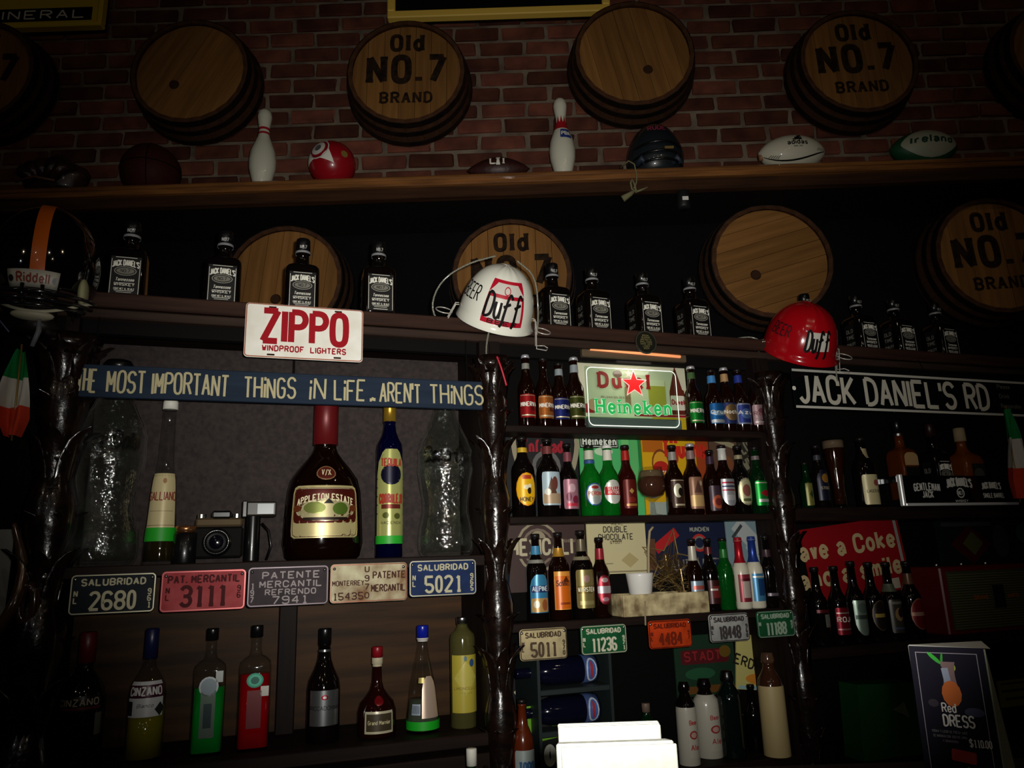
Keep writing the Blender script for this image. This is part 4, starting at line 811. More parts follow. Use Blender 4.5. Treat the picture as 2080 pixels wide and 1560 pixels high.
poster('beer_poster', 'dull brown and blue poster behind the second shelf bottles', 'poster', 1446, 872, 1502, 1047, (90, 66, 52), shapes=[('rect', 0, .35, .8, .06, (150, 140, 110), -.3), ('oval', 0, .1, .6, .2, (120, 70, 40)), ('rect', .1, -.2, .7, .3, (40, 60, 90))])
poster('beer_poster', 'dark poster with worn slanting grey capitals at the right end of the second shelf', 'poster', 1504, 872, 1574, 1047, (44, 40, 34), texts=[('LONDON', 0, .30, .12, .8, (120, 116, 96), dict(rot=.5)), ('WITTE', .0, .10, .12, .7, (120, 116, 96), dict(rot=.5))])
poster('beer_poster', 'brown beer poster with pale capitals across a round emblem', 'poster', 1034, 1064, 1192, 1200, (64, 46, 44),
  shapes=[('oval', -.12, .16, .56, .76, (150, 138, 114)), ('oval', -.12, .16, .50, .68, (64, 46, 44)), ('oval', -.12, .16, .42, .56, (120, 104, 90)), ('oval', -.12, .16, .36, .48, (64, 46, 44)), ('oval', -.12, .28, .2, .24, (150, 138, 114)), ('rect', -.1, .14, .72, .30, (64, 46, 44)), ('diamond', -.12, -.2, .1, .1, (150, 138, 114))],
  texts=[('MEXICALI', -.08, .05, .22, .78, (186, 176, 146), dict(sw=.20)), ('CERVEZA DE BAJA CALIFORNIA', .32, .22, .04, .3, (120, 104, 90))])
poster('beer_poster', 'cream beer poster with dark double chocolate wording', 'poster', 1194, 1062, 1314, 1165, (196, 186, 144),
  shapes=[('rect', 0, -.46, .96, .03, (140, 130, 100)), ('rect', 0, .14, .16, .03, (120, 110, 84)), ('rect', -.15, -.30, .12, .02, (140, 130, 100)), ('diamond', .2, -.24, .3, .3, (172, 158, 112))],
  texts=[('DOUBLE', -.02, .32, .11, .40, (56, 52, 44), dict(sw=.18)), ('CHOCOLATE', -.02, .17, .11, .58, (56, 52, 44), dict(sw=.18)), ('STOUT', -.02, .09, .05, .2, (70, 60, 50)), ('REAL', .02, .46, .04, .2, (70, 60, 50))])
poster('beer_poster', 'navy blue beer poster with red ribbon and round red-edged badge', 'poster', 1316, 1062, 1476, 1165, (22, 30, 56),
  shapes=[('rect', -.26, .16, .34, .2, (170, 30, 34), .6), ('oval', .16, .10, .20, .36, (176, 44, 40)), ('oval', .16, .10, .15, .27, (120, 110, 100)), ('oval', .16, .10, .11, .2, (26, 34, 60)), ('rect', -.45, -.1, .1, .6, (90, 60, 40))],
  texts=[('PAULANER', .06, -.42, .2, .80, (120, 116, 110), dict(sw=.16, serif=True)), ('MUNCHEN', .17, .33, .08, .24, (150, 150, 140))])
poster('beer_poster', 'pale blue and silver poster corner above the red and blue necked bottles', 'poster', 1478, 1056, 1552, 1170, (120, 142, 150), shapes=[('rect', .1, .2, .9, .3, (170, 176, 176), -.8), ('rect', -.2, .3, .4, .06, (60, 64, 66), .8), ('rect', .2, -.1, .5, .1, (160, 170, 176), -.8)])
poster('beer_poster', 'black and red lager poster partly hidden by the carved column', 'poster', 1040, 1338, 1112, 1452, (24, 20, 24), d=.30,
  shapes=[('rect', .1, -.38, 1, .22, (110, 20, 36))], texts=[('TRUE', -.1, .30, .26, .95, (196, 184, 150), dict(sw=.2, serif=True)), ('JAMS', .05, -.10, .28, .95, (196, 184, 150), dict(sw=.2, serif=True)), ('LAGER', .1, -.45, .14, .6, (170, 120, 120), dict(serif=True))])
poster('beer_poster', 'black and lime green poster with large white lettering at the bottom edge', 'poster', 1072, 1438, 1142, 1600, (18, 18, 18), d=.10,
  shapes=[('rect', -.36, .2, .2, .7, (110, 170, 40), .05), ('rect', .1, .18, .8, .16, (110, 170, 40), .12), ('rect', -.2, -.4, .5, .2, (110, 170, 40))], texts=[('tor', .1, -.20, .30, .85, (206, 206, 190), dict(sw=.26))])
poster('beer_poster', 'dim green poster with a dark red name below the orange number plate', 'poster', 1372, 1288, 1494, 1412, (30, 58, 40), d=.31,
  shapes=[('round', 0, .14, .8, .24, (90, 24, 30)), ('oval', -.1, -.14, .5, .2, (40, 90, 60)), ('rect', 0, -.40, .9, .12, (110, 70, 30)), ('oval', .34, .2, .2, .2, (110, 84, 30))], texts=[('STADT', -.04, .08, .14, .6, (150, 40, 40))])
poster('beer_poster', 'pale yellow poster with black capitals and a red ringed badge, leaning', 'poster', 1496, 1290, 1586, 1402, (206, 196, 120), d=.22, tilt=.12,
  shapes=[('oval', .22, .30, .44, .40, (190, 60, 60)), ('oval', .22, .32, .32, .30, (200, 196, 180)), ('oval', 0, -.30, .6, .2, (214, 140, 50)), ('rect', 0, -.46, .9, .06, (150, 190, 200))], texts=[('ERDINGER', -.02, -.16, .17, 1.1, (40, 36, 28), dict(sw=.2, rot=-.25))])

# ---- number plates
def plate(label, px0, py0, px1, py1, base, ink, lines, side=None, d=-.015, rot=0., cat='plate', rim=None, group='number plates on the shelf edges', name='number_plate', rust=None, holes=False, metal=.35):
    cx_, cy_ = (px0+px1)/2, (py0+py1)/2; s, z = CAB.sz(cx_, cy_, d)
    w_ = CAB.sz(px1, cy_, d)[0]-CAB.sz(px0, cy_, d)[0]; h_ = CAB.sz(cx_, py0, d)[1]-CAB.sz(cx_, py1, d)[1]
    t = thing(name, label, cat, CAB.W(s, d, z), 0, group); t.rotation_euler = (Matrix.Rotation(YAW, 3, 'Z') @ Matrix.Rotation(rot, 3, 'Y')).to_euler()
    pm = M(base, .56, 0., kind='noise', rgb2=rust or tuple(int(c*.72) for c in base), scale=14, bump=.25)
    P = rr(-w_/2, w_/2, -h_/2, h_/2, .012); poly(G(), lambda x, z, dp: (x, -dp, z), P, 0, .003).obj('plate_sheet', pm, t)
    rm = M(rim or ink, .35, .4)
    vs, fs = ribbon(rr(-w_/2+.003, w_/2-.003, -h_/2+.003, h_/2-.003, .010), .0032, True)
    g = G(); m_ = len(vs); g.add([(a, -.003, b) for a, b in vs], fs); g.obj('rim', rm, t)
    fn = lambda x, z, dp: (x, -dp-.0008, z); g = G()
    for txt, x, z_, hh, ww, sw in lines: put_text(g, txt, hh*h_, fn, width=ww*w_, x=x*w_, z=z_*h_, sw=sw, thick=.0022, gap=1.9)
    for col_, xx in (side or ()):
        for i, ch in enumerate(col_): put_text(g, ch, .13*h_, fn, width=.035*w_, x=xx*w_, z=(-.04-.17*i)*h_, sw=.22, thick=.0022)
    g.obj('embossed_lettering', M(ink, .6, 0.), t)
    for sx_ in (-1, 1):
        for sz_ in ((1, -1) if holes else (1,)):
            if holes: G().box(sx_*w_*.28-.012, sx_*w_*.28+.012, -.0015, .001, sz_*h_*.44-.003, sz_*h_*.44+.003, .001).obj('slot', M((50, 30, 20), .7), t)
            else: G().lathe([(0, 1), (.5, .9), (.8, .6), (1, .1)], .005, .004, 10).obj('screw', STEEL, t, smooth=True, loc=(sx_*w_*.45, -.001, sz_*h_*.38), rot=(PI/2, 0, 0))
    return t
IV = (186, 180, 150)
SAL = lambda a, n: [(a, 0, .22, .155, .74, .24), (n, .0, -.38, .42, .52, .17)]
plate('black number plate 2680, first on the shelf edge beside the thick column', 143, 1165, 317, 1246, (18, 26, 34), IV, SAL('SALUBRIDAD', '2680'), side=[('NL', -.43), ('961', .43)])
plate('red number plate 3111 on the left shelf edge', 328, 1158, 500, 1240, (148, 44, 50), (66, 10, 14), [('PAT. MERCANTIL', 0, .20, .17, .84, .24), ('3111', 0, -.36, .46, .52, .2)], side=[('NL', -.42), ('96', .42)], rim=(150, 70, 70), rust=(172, 74, 76), metal=.2)
plate('grey-violet number plate 7941 with three lines of capitals', 504, 1150, 668, 1230, (62, 50, 56), (160, 150, 150), [('PATENTE', .03, .20, .16, .70, .22), ('MERCANTIL', .03, -.02, .15, .76, .22), ('REFRENDO', .03, -.21, .13, .62, .22), ('7941', .02, -.44, .18, .42, .18)], side=[('197', -.44)], rim=(66, 54, 60))
plate('rusty cream number plate split by a dark upright band', 672, 1144, 828, 1222, (206, 200, 166), (70, 36, 24), [('MONTERREY', -.27, -.06, .12, .40, .18), ('PATENTE', .26, .10, .17, .42, .18), ('MERCANTIL', .25, -.24, .17, .44, .18), ('15435', -.27, -.42, .17, .38, .18), ('U', -.03, .28, .14, .05, .2), ('9', -.03, .04, .14, .05, .2), ('7', -.03, -.18, .14, .05, .2), ('0', -.03, -.40, .14, .05, .2)], rust=(120, 84, 50), rim=(110, 60, 40), metal=.1)
plate('dark blue number plate 5021, last on the shelf edge before the carved column', 832, 1137, 968, 1210, (24, 46, 92), IV, SAL('SALUBRIDAD', '5021'), side=[('NL', -.43), ('965', .43)])
pl = CAB
plate('cream number plate 5011 on the middle cabinet', 1056, 1276, 1152, 1340, (200, 184, 140), (80, 64, 50), SAL('SALUBRIDAD', '5011'), side=[('NL', -.43), ('970', .43)], metal=.1)
plate('green number plate 11236 on the middle cabinet', 1180, 1269, 1273, 1328, (24, 92, 52), (206, 204, 180), SAL('SALUBRIDAD', '11236'), side=[('NL', -.43), ('971', .43)])
plate('orange number plate 4484 below the weathered box', 1318, 1259, 1405, 1316, (206, 66, 22), (110, 34, 16), SAL('SALUBRIDAD', '4484'), side=[('NL', -.43), ('97', .43)], metal=.1)
plate('white number plate 18448 on the middle cabinet', 1441, 1246, 1522, 1303, (172, 172, 168), (64, 60, 60), SAL('SALUBRIDAD', '18448'), side=[('NL', -.43), ('968', .43)], metal=.1)
plate('green number plate 11188 beside the column under the red hat', 1538, 1240, 1613, 1294, (26, 88, 52), (150, 170, 150), SAL('SALUBRIDAD', '11188'), side=[('N', -.43), ('97', .43)], d=-.05)
# big tin plate
t = plate('white tin licence plate with large red capitals, hung from the cornice', 500, 622, 740, 730, (246, 245, 236), (160, 18, 30), [('ZIPPO', 0, -.19, .56, .70, .195), ('WINDPROOF  LIGHTERS', 0, -.37, .095, .70, .22)], d=-.03, rot=.0, cat='sign', rim=(170, 90, 60), group=None, name='tin_plate', rust=(232, 228, 214), holes=True, metal=.0)
t.rotation_euler = (Matrix.Rotation(YAW, 3, 'Z') @ Matrix.Rotation(.0, 3, 'Y')).to_euler()
vs, fs = ribbon(rr(-.158, .158, -.07, .07, .012), .002, True)
# blue board
d_ = -.03; sa = CAB.s_at(146, 2.02, d_); sb = CAB.s_at(980, 2.02, d_); w_ = sb-sa
t = thing('painted_board', 'long blue painted board with hand-lettered cream saying', 'sign', CAB.W((sa+sb)/2, d_, 2.02), YAW)
G().box(-w_/2, w_/2, 0, .018, -.05, .05, .002).obj('board', M((34, 47, 64), .7, kind='woodx', rgb2=(26, 38, 54), scale=5), t)
random.seed(5)
g = G()
for wd, xa_, xb_ in (('THE', 152, 200), ('MOST', 214, 300), ('IMPORTANT', 306, 468), ('THiNGS', 492, 604), ('iN', 626, 664), ('LiFE', 676, 744), ('...', 749, 765), ("AREN'T", 768, 858), ('THiNGS', 870, 984)):
    x0_, x1_ = CAB.s_at(xa_, 2.02, d_)-(sa+sb)/2, CAB.s_at(xb_, 2.02, d_)-(sa+sb)/2
    put_text(g, wd, .066, lambda x, z, dp: (x, -.001-dp, z), width=x1_-x0_-.014, x=(x0_+x1_)/2, z=-.034, sw=.105, jit=.35, gap=1.6)
g.obj('lettering', M((184, 174, 136), .6), t)
for x in (-w_/2+.05, 0, w_/2-.05): G().tube([(x, .02, .04), (x, .03, .21)], .002, 5).obj('hanging_wire', BLK, t)
# road sign
d_ = -.05; sa = CAB.s_at(1617, 2.0, d_); sb = CAB.s_at(2150, 2.0, d_); w_ = sb-sa
zt, zb = CAB.z_at(748, sa, d_), CAB.z_at(829, sa, d_); h_ = zt-zb
t = thing('road_sign', 'long black road sign with white capitals between two white lines', 'sign', CAB.W((sa+sb)/2, d_, (zt+zb)/2), YAW)
G().box(-w_/2, w_/2, 0, .006, -h_/2, h_/2, .002).obj('sheet', M((9, 12, 14), .12, coat=.6), t)
for sz_ in (1, -1): G().box(-w_/2+.004, w_/2-.004, -.002, 0, sz_*h_*.46-.005, sz_*h_*.46+.005).obj('white_line', M((196, 194, 184), .4), t)
g = G(); xa = CAB.s_at(1630, 2., d_)-(sa+sb)/2; xb = CAB.s_at(2014, 2., d_)-(sa+sb)/2
put_text(g, "JACK DANIEL'S RD", h_*.66, lambda x, z, dp: (x, -.001-dp, z), width=xb-xa, x=(xa+xb)/2, z=-h_*.33, sw=.16, gap=1.35); g.obj('lettering', M((200, 196, 180), .4), t)
xc = CAB.s_at(2050, 2., d_)-(sa+sb)/2; g = G()
for i, wd in enumerate(('Please', 'Drink', 'Responsibly')): put_text(g, wd, .018, lambda x, z, dp: (x, -.001-dp, z), width=(.075, .06, .12)[i], x=xc+(0, -.004, .026)[i], z=h_*(.27-.27*i), sw=.14)
g.obj('lettering', M((110, 108, 100), .5), t)
g = disc(G(), lambda x, z, dp: (x, -.001-dp, z), -w_/2+.004, 0, .009); g.obj('rivet', WHITEP, t)
for x in (-w_/2+.1, 0, w_/2-.1): G().tube([(x, .008, h_/2-.01), (x, .045, ZJ-2.04-(zt+zb)/2+2.0)], .002, 5).obj('hanging_wire', BLK, t)

# ---- box, cup and straw ornament on the third shelf
d_ = -.03; sa, sb = CAB.s_at(1266, 1.3, d_), CAB.s_at(1440, 1.3, d_); w_ = sb-sa; sm = (sa+sb)/2
zb = CAB.z_at(1258, sm, d_); zt = CAB.z_at(1206, sm, d_)
t = thing('weathered_box', 'shallow weathered cream wooden box with peeling paint on the third shelf', 'box', CAB.W(sm, d_, ZM3+.002), YAW)
bxm = M((206, 190, 146), .8, kind='noise', rgb2=(116, 98, 70), scale=22, bump=.4); hb = zt-ZM3
G().box(-w_/2, w_/2, 0, .012, 0, hb, .002).obj('front_board', bxm, t)
for x in (-w_/2, w_/2-.012): G().box(x, x+.012, .0121, .118, 0, hb, .002).obj('side_board', bxm, t)
G().box(-w_/2, w_/2, .1182, .13, 0, hb, .002).obj('rear_board', bxm, t); G().box(-w_/2+.0122, w_/2-.0122, .0122, .118, 0, .01).obj('bottom_board', bxm, t)
G().box(-w_/2+.0125, w_/2-.0125, .0125, .1175, .011, hb-.012).obj('straw_filling', M((120, 100, 60), .9, kind='noise', rgb2=(70, 54, 32), scale=40, bump=1.), t)
G().tube([(-w_/2*.52, -.004, hb*.7), (-w_/2*.54, -.006, hb*.3), (-w_/2*.55, -.005, -.03)], .003, 6).obj('hanging_string', M((150, 136, 110), .9), t)
s_ = CAB.s_at(1310, ZM3+.13, -.02); z_ = ZM3+hb-.018; R_ = 28*CAB.m_per_px(s_, -.02, z_)
t = thing('white_cup', 'small white tapered cup standing on the front of the weathered box', 'cup', CAB.W(s_, .02, z_+.007), YAW)
hc = .085
g = G().lathe([(0, .72), (.04, .8), (.9, 1), (1, 1.02), (1, .95), (.9, .93), (.1, .70)], R_, hc, 28); g.obj('cup_body', M((222, 220, 214), .35, coat=.3), t, smooth=True)
G().lathe([(.80, .3), (.82, .9)], R_, hc, 24).obj('contents', M((40, 36, 30), .9), t)
# reed standing in the cup
random.seed(21)
t = thing('dried_stalk', 'pale bent dried stalk standing in the white cup', 'stalk', CAB.W(s_+.035, .025, z_+.02), YAW)
G().tube([(0, 0, 0), (.006, 0, .08), (.012, 0, .16), (.02, -.004, .22), (.034, -.006, .235)], .005, 6).obj('stalk', M((160, 146, 116), .8), t, smooth=True)
# glitter wire star
s_ = CAB.s_at(1355, ZM3+.15, .08)
t = thing('wire_star', 'glittering straw and wire star ornament standing behind the white cup', 'ornament', CAB.W(s_, .055, ZM3+hb+.005), YAW)
P5 = star(.0, .10, .125, .40, .2); gm = M((190, 160, 104), .35, .7)
g = G().tube([(a, 0, b) for a, b in P5], .003, 5, closed=True); g.obj('star_frame', gm, t)
g = G()
for i in range(150):
    a = Vector((random.uniform(-1, 1), 0, random.uniform(-1, 1)))*.05+Vector((0, random.uniform(-.01, .01), .09)); k = random.choice(P5)
    b = Vector((k[0], random.uniform(-.012, .012), k[1]))*random.uniform(.5, 1); g.tube([a, (a+b)/2+Vector((random.uniform(-.01, .01), 0, random.uniform(-.01, .01))), b], .0007, 3)
o = g.obj('wire_mesh', M((140, 112, 66), .3, .8), t); o['kind'] = 'stuff'
g = G()
for i in range(90):
    x = random.uniform(-.13, .10); q = Vector((x, random.uniform(-.02, .02), abs(random.gauss(0, .035)))); g.tube([q, q+Vector((random.uniform(-.04, .04), 0, random.uniform(-.012, .02)))], .0009, 3)
o = g.obj('straw_wisps', gm, t); o['kind'] = 'stuff'

# ---- lowest middle shelf: lying bottles and growlers
RK = M((30, 40, 40), .5)
s0 = CAB.s_at(1110, 1.0, .02); s1 = CAB.s_at(1240, 1.0, .02)
zr1 = CAB.z_at(1402, s0, .02); 
t = thing('bottle_rack', 'small dark two-tier rack holding the two bottles that lie on their sides', 'rack', CAB.W(s0, 0, ZM4), YAW); wr = s1-s0
G().box(-.02, wr, .02, .26, zr1-ZM4-.018, zr1-ZM4, .002).obj('shelf', RK, t)
zr0 = CAB.z_at(1487, s0, .02)
G().box(-.02, wr, .02, .26, zr0-ZM4-.018, zr0-ZM4, .002).obj('shelf', RK, t)
for x in (-.03, wr): G().box(x, x+.01, .02, .26, 0, .42).obj('upright', RK, t)
for zz, wh in ((zr1, 'upper'), (zr0, 'lower')):
    r_ = .046
    t = thing('lying_bottle', wh+' of two dark blue bottles lying on their sides, round white and blue label', 'bottle', CAB.W(s0+.17, .10, zz+r_+.001), YAW, 'bottles lying in the rack', rot=None)
    t.rotation_euler = (Matrix.Rotation(YAW, 3, 'Z') @ Matrix.Rotation(-PI/2, 3, 'Y')).to_euler()
    G().lathe([(0, .7), (.02, .95), (.06, 1), (.6, 1), (.72, .8), (.80, .4), (.98, .34), (1, .34)], r_, .30, 28).obj('glass', M((12, 14, 34), .1, trans=.2, coat=.5), t, smooth=True, loc=(0, 0, -.05))
    G().lathe([(.045, .99), (.045, 1.02), (.20, 1.025), (.20, 1)], r_, .30, 28, cap=False).obj('label', M((70, 90, 140), .4, .2), t, smooth=True, loc=(0, 0, -.05))
    fnl = lambda x, z, dp: ((r_*1.03+dp)*math.sin(x/r_), -(r_*1.03+dp)*math.cos(x/r_), z)
    for sh_, w__, h__, c__, dd in (('oval', .085, .040, (190, 196, 206), .0004), ('oval', .070, .030, (60, 100, 170), .0008), ('oval', .06, .012, (160, 50, 60), .0012)):
        patch(G(), fnl, w__, h__, 0, -.015, sh_, dd).obj('emblem', M(c__, .4), t, smooth=True)
bottle('orange-shouldered bottle with pale blue and white label beside the lime poster', 1066, 1420, ZM4-.02, .0, 44, SB, M((92, 34, 12), .2, coat=.4), cap=(.955, CAPB), name='soda_bottle', labels=[dict(z=(.10, .50), w=2.3, c=(176, 186, 184), sh='round', t=[('TOPO', .4, .3, (50, 90, 130), dict(w=.6))], e=[('rect', 0, -.38, .9, .1, (200, 190, 190))])])
def growler(lab, px, yt, w_, glass, d=.08, prof=GRWL, L=(), cap=None, lev=ZM4, **k): bottle(lab, px, yt, lev, d, w_, prof, glass, cap=cap, labels=L, name='growler_bottle', group='growlers on the low middle shelf', **k)
red_print = [dict(z=(.10, .62), w=1.1, c=(180, 176, 162), me=0, x=.1, e=[('oval', 0, .02, .8, .2, (150, 50, 46)), ('oval', 0, .02, .55, .13, (186, 150, 140))], t=[('Beer', .76, .10, (160, 40, 40), dict(w=.7)), ('Ale', .18, .12, (160, 60, 56), dict(w=.7))])]
growler('narrow white growler with red print, leftmost on the low shelf', 1402, 1385, 42, DARKG, d=.06, L=red_print, cap=(.88, DARKG), bands=[(.005, .70, M((180, 176, 162), .25, coat=.5))])
growler('broad white growler with red print, second on the low shelf', 1443, 1378, 52, DARKG, d=.12, L=red_print, cap=(.88, DARKG), bands=[(.005, .80, M((180, 176, 162), .25, coat=.5))])
growler('dark green glass flask between the white growlers and the tan one', 1492, 1362, 50, M((14, 30, 26), .06, trans=.5, coat=.4), cap=(.88, BLACKP))
growler('slim black bottle beside the tan growler', 1537, 1390, 32, DARKG, prof=LN, cap=(.955, BLACKP), d=.12)
growler('tan and cream stoneware growler with brown glossy shoulder', 1580, 1325, 52, M((60, 34, 22), .08, coat=.8), d=.02, cap=(.90, M((120, 90, 70), .1, trans=.6)), bands=[(.01, .68, M((186, 166, 118), .5))])
bottle('dark green bottle standing half hidden above the paper napkins', 1320, 1428, ZM4, .10, 34, SLIM, DGREENG, cap=(.86, M((110, 90, 80), .5)), name='wine_bottle')
# small black hanging disc
s_, z_ = CAB.sz(1309, 697, -.03); t = thing('round_tag', 'small round black coaster with faint gold lettering hanging from the cornice', 'coaster', CAB.W(s_, -.04, z_), YAW)
g = disc(G(), flat, 0, 0, .046, .003, 32, thick=.005); g.obj('coaster', M((26, 26, 20), .35, coat=.3), t)
disc(G(), flat, 0, 0, .0445, .0036, 32, .0415).obj('rim', M((60, 62, 50), .5), t)
g = G()
for i in range(7): put_text(g, ['SPECIAL', 'RESERVE', 'BREWED IN', 'SMALL CASKS', 'SINCE 1870', 'LAGER', 'BEER'][i], .0055, lambda x, z, dp: flat(x, z, dp+.0034), width=(.03, .036, .044, .05, .048, .03, .022)[i], z=.024-i*.0085, sw=.18)
g.obj('lettering', M((120, 112, 70), .5), t)
# ================================================================== right cabinet
PT = [(0, .62), (.02, .66), (.05, .60), (.30, .55), (.55, .72), (.80, .95), (.92, 1), (1, .98)]
def weizen(label, px, ytop, d, w_):
    lev = ZR1; s = CAB.s_at(px, lev, d); H = CAB.z_at(ytop, s, d)-lev; R = w_/2*CAB.m_per_px(s, d, lev+.1)
    t = thing('beer_glass', label, 'glass', CAB.W(s, d, lev), YAW)
    inner = [(max(z, .05), r-.06) for z, r in reversed(PT)]; n = 28
    g = G().lathe(PT+inner, R, H, n, cap=False); k = len(PT)+len(inner); g.f += [tuple(range(n-1, -1, -1)), tuple((k-1)*n+i for i in range(n))]; g.obj('glass', CLEARG, t, smooth=True)
    G().lathe([(.06, .50)]+[(z, r-.08) for z, r in PT[3:5]]+[(.86, .88)], R, H, n).obj('drink', M((70, 32, 12), .1, trans=.5), t, smooth=True)
    G().lathe([(.86, .88), (.97, .90)], R, H, n).obj('foam', M((120, 100, 80), .8), t, smooth=True)
weizen('tall curved glass of amber beer with foam on the right shelf', 1709, 892, .08, 46)
GR = 'bottles on the right shelf under the road sign'
bottle('small bottle with yellow-green label at the left end of the right shelf', 1645, 940, ZR1, .12, 30, LN, DGREENG, cap=(.955, CAPB), group=GR, labels=[dict(z=(.08, .55), w=1.8, c=(110, 108, 50), e=[('diamond', 0, 0, .5, .5, (40, 60, 30))])])
bottle('black stout bottle with gold harp-coloured crest and dark blue label', 1672, 905, ZR1, .06, 32, LN, DARKG, cap=(.955, CAPB), group=GR, bands=neck((60, 60, 70), .76, .84), labels=[dict(z=(.12, .60), w=2., c=(24, 26, 44), me=.3, sh='arch', e=[('oval', .05, .22, .5, .3, (150, 104, 40))], t=[('STOUT', .36, .08, (150, 140, 110), dict(w=.6))])])
bottle('dark bottle with cream label, red seal and pale chevron neck label', 1766, 890, ZR1, .06, 44, SB, DARKG, cap=(.955, CAPB), group=GR, labels=[dict(z=(.04, .46), w=2.1, c=(196, 184, 140), me=.1, sh='round', e=[('oval', .1, .22, .26, .22, (150, 70, 60))], t=[('LAGER BIER', .40, .09, (90, 76, 60), dict(w=.7, serif=True))]), dict(z=(.70, .84), w=1.6, c=(176, 160, 120), sh='vee')])
# whiskey display tray
d_ = -.02; sa, sb = CAB.s_at(1838, 1.66, d_), CAB.s_at(2064, 1.66, d_); w_ = sb-sa; zt = CAB.z_at(966, sa, d_)-ZR1; 
t = thing('bottle_display', 'black display tray with chrome edge and three white logos holding whiskey bottles', 'display stand', CAB.W(sa, d_, ZR1+.001), YAW)
G().box(0, w_, 0, .012, .012, zt, .001).obj('front_panel', M((10, 10, 11), .15, coat=.5), t)
G().box(0, w_, .0122, .20, 0, .03).obj('tray', BLACKP, t)
CHR = M((225, 226, 228), .15, 1.)
G().box(-.004, w_, -.008, .012, 0, .0118, .002).obj('chrome_edge', M((235, 235, 235), .3, .3), t)
G().box(-.018, -.001, -.006, .014, .0, zt+.004, .003).obj('chrome_edge', M((235, 235, 235), .3, .3), t)
G().box(-.016, -.001, .0142, .20, zt-.028, zt, .002).obj('side_rail', CHR, t)
G().box(-.105, -.018, .10, .112, zt-.034, zt-.004, .002).obj('side_rail', CHR, t)
G().box(w_, w_+.012, 0, .20, 0, zt).obj('side_panel', BLACKP, t)
g = G(); fp = lambda x, z, dp: (x, -.0008-dp, z)
put_text(g, 'GENTLEMAN', zt*.22, fp, width=w_*.22, x=w_*.20, z=zt*.52, sw=.2, serif=True, arc=.8); put_text(g, 'JACK', zt*.20, fp, width=w_*.09, x=w_*.20, z=zt*.28, sw=.2, serif=True)
put_text(g, "JACK DANIEL'S", zt*.26, fp, width=w_*.22, x=w_*.49, z=zt*.66, sw=.24, serif=True, gap=1., arc=1.4)
put_text(g, "JACK DANIEL'S", zt*.20, fp, width=w_*.17, x=w_*.78, z=zt*.58, sw=.22, serif=True, gap=1., arc=1.4); put_text(g, 'SINGLE BARREL', zt*.14, fp, width=w_*.19, x=w_*.79, z=zt*.26, sw=.2)
put_text(g, 'WHISKEY', zt*.07, fp, width=w_*.11, x=w_*.49, z=zt*.12, sw=.2); disc(g, fp, w_*.49, zt*.42, zt*.17, .0004, 24, zt*.13); put_text(g, 'NO.7', zt*.12, fp, width=zt*.2, x=w_*.49, z=zt*.36, sw=.2)
g.obj('lettering', M((214, 214, 206), .4), t)
AMB = M((120, 56, 14), .06, trans=.6, coat=.3)
zl = ZR1+.032; WG_ = 'whiskey bottles standing in the display tray'
bottle('amber whiskey bottle with tan upper label, left in the display tray', 1845, 855, zl, .08, 46, JD, AMB, cap=(.835, BLACKP), bands=[(.802, .83, STEEL)], group=WG_, name='whiskey_bottle', labels=[dict(z=(.05, .40), w=1.5, c=(22, 20, 20), me=.1, ro=.4, e=[('rect', 0, -.44, .9, .02, (120, 120, 110)), ('oval', 0, 0, .3, .4, (60, 56, 50))]), dict(z=(.42, .58), w=1.5, c=(170, 140, 96), me=.1, sh='arch')])
bottle('black labelled whiskey bottle, middle of the display tray', 1912, 862, zl, .10, 44, JD, DARKG, cap=(.835, M((40, 14, 14), .4)), group=WG_, name='whiskey_bottle', labels=jd_labels())
bottle('squat amber whiskey bottle with pale cork, right in the display tray', 1972, 870, zl, .08, 54, [(0, .92, 6), (.02, 1, 6), (.52, 1, 6), (.58, .95, 4), (.62, .72, 3), (.66, .5), (.72, .36), (.80, .32), (.81, .40), (.99, .38), (1, .34)], M((150, 76, 16), .06, trans=.6, coat=.3), cap=(.81, M((150, 132, 100), .6)), group=WG_, name='whiskey_bottle', labels=[dict(z=(.05, .48), w=1.2, x=.1, c=(34, 34, 34), me=.1, e=[('arch', 0, .1, .8, .5, (70, 70, 66))], t=[('SINGLE', .2, .08, (120, 118, 108), dict(w=.6))])])
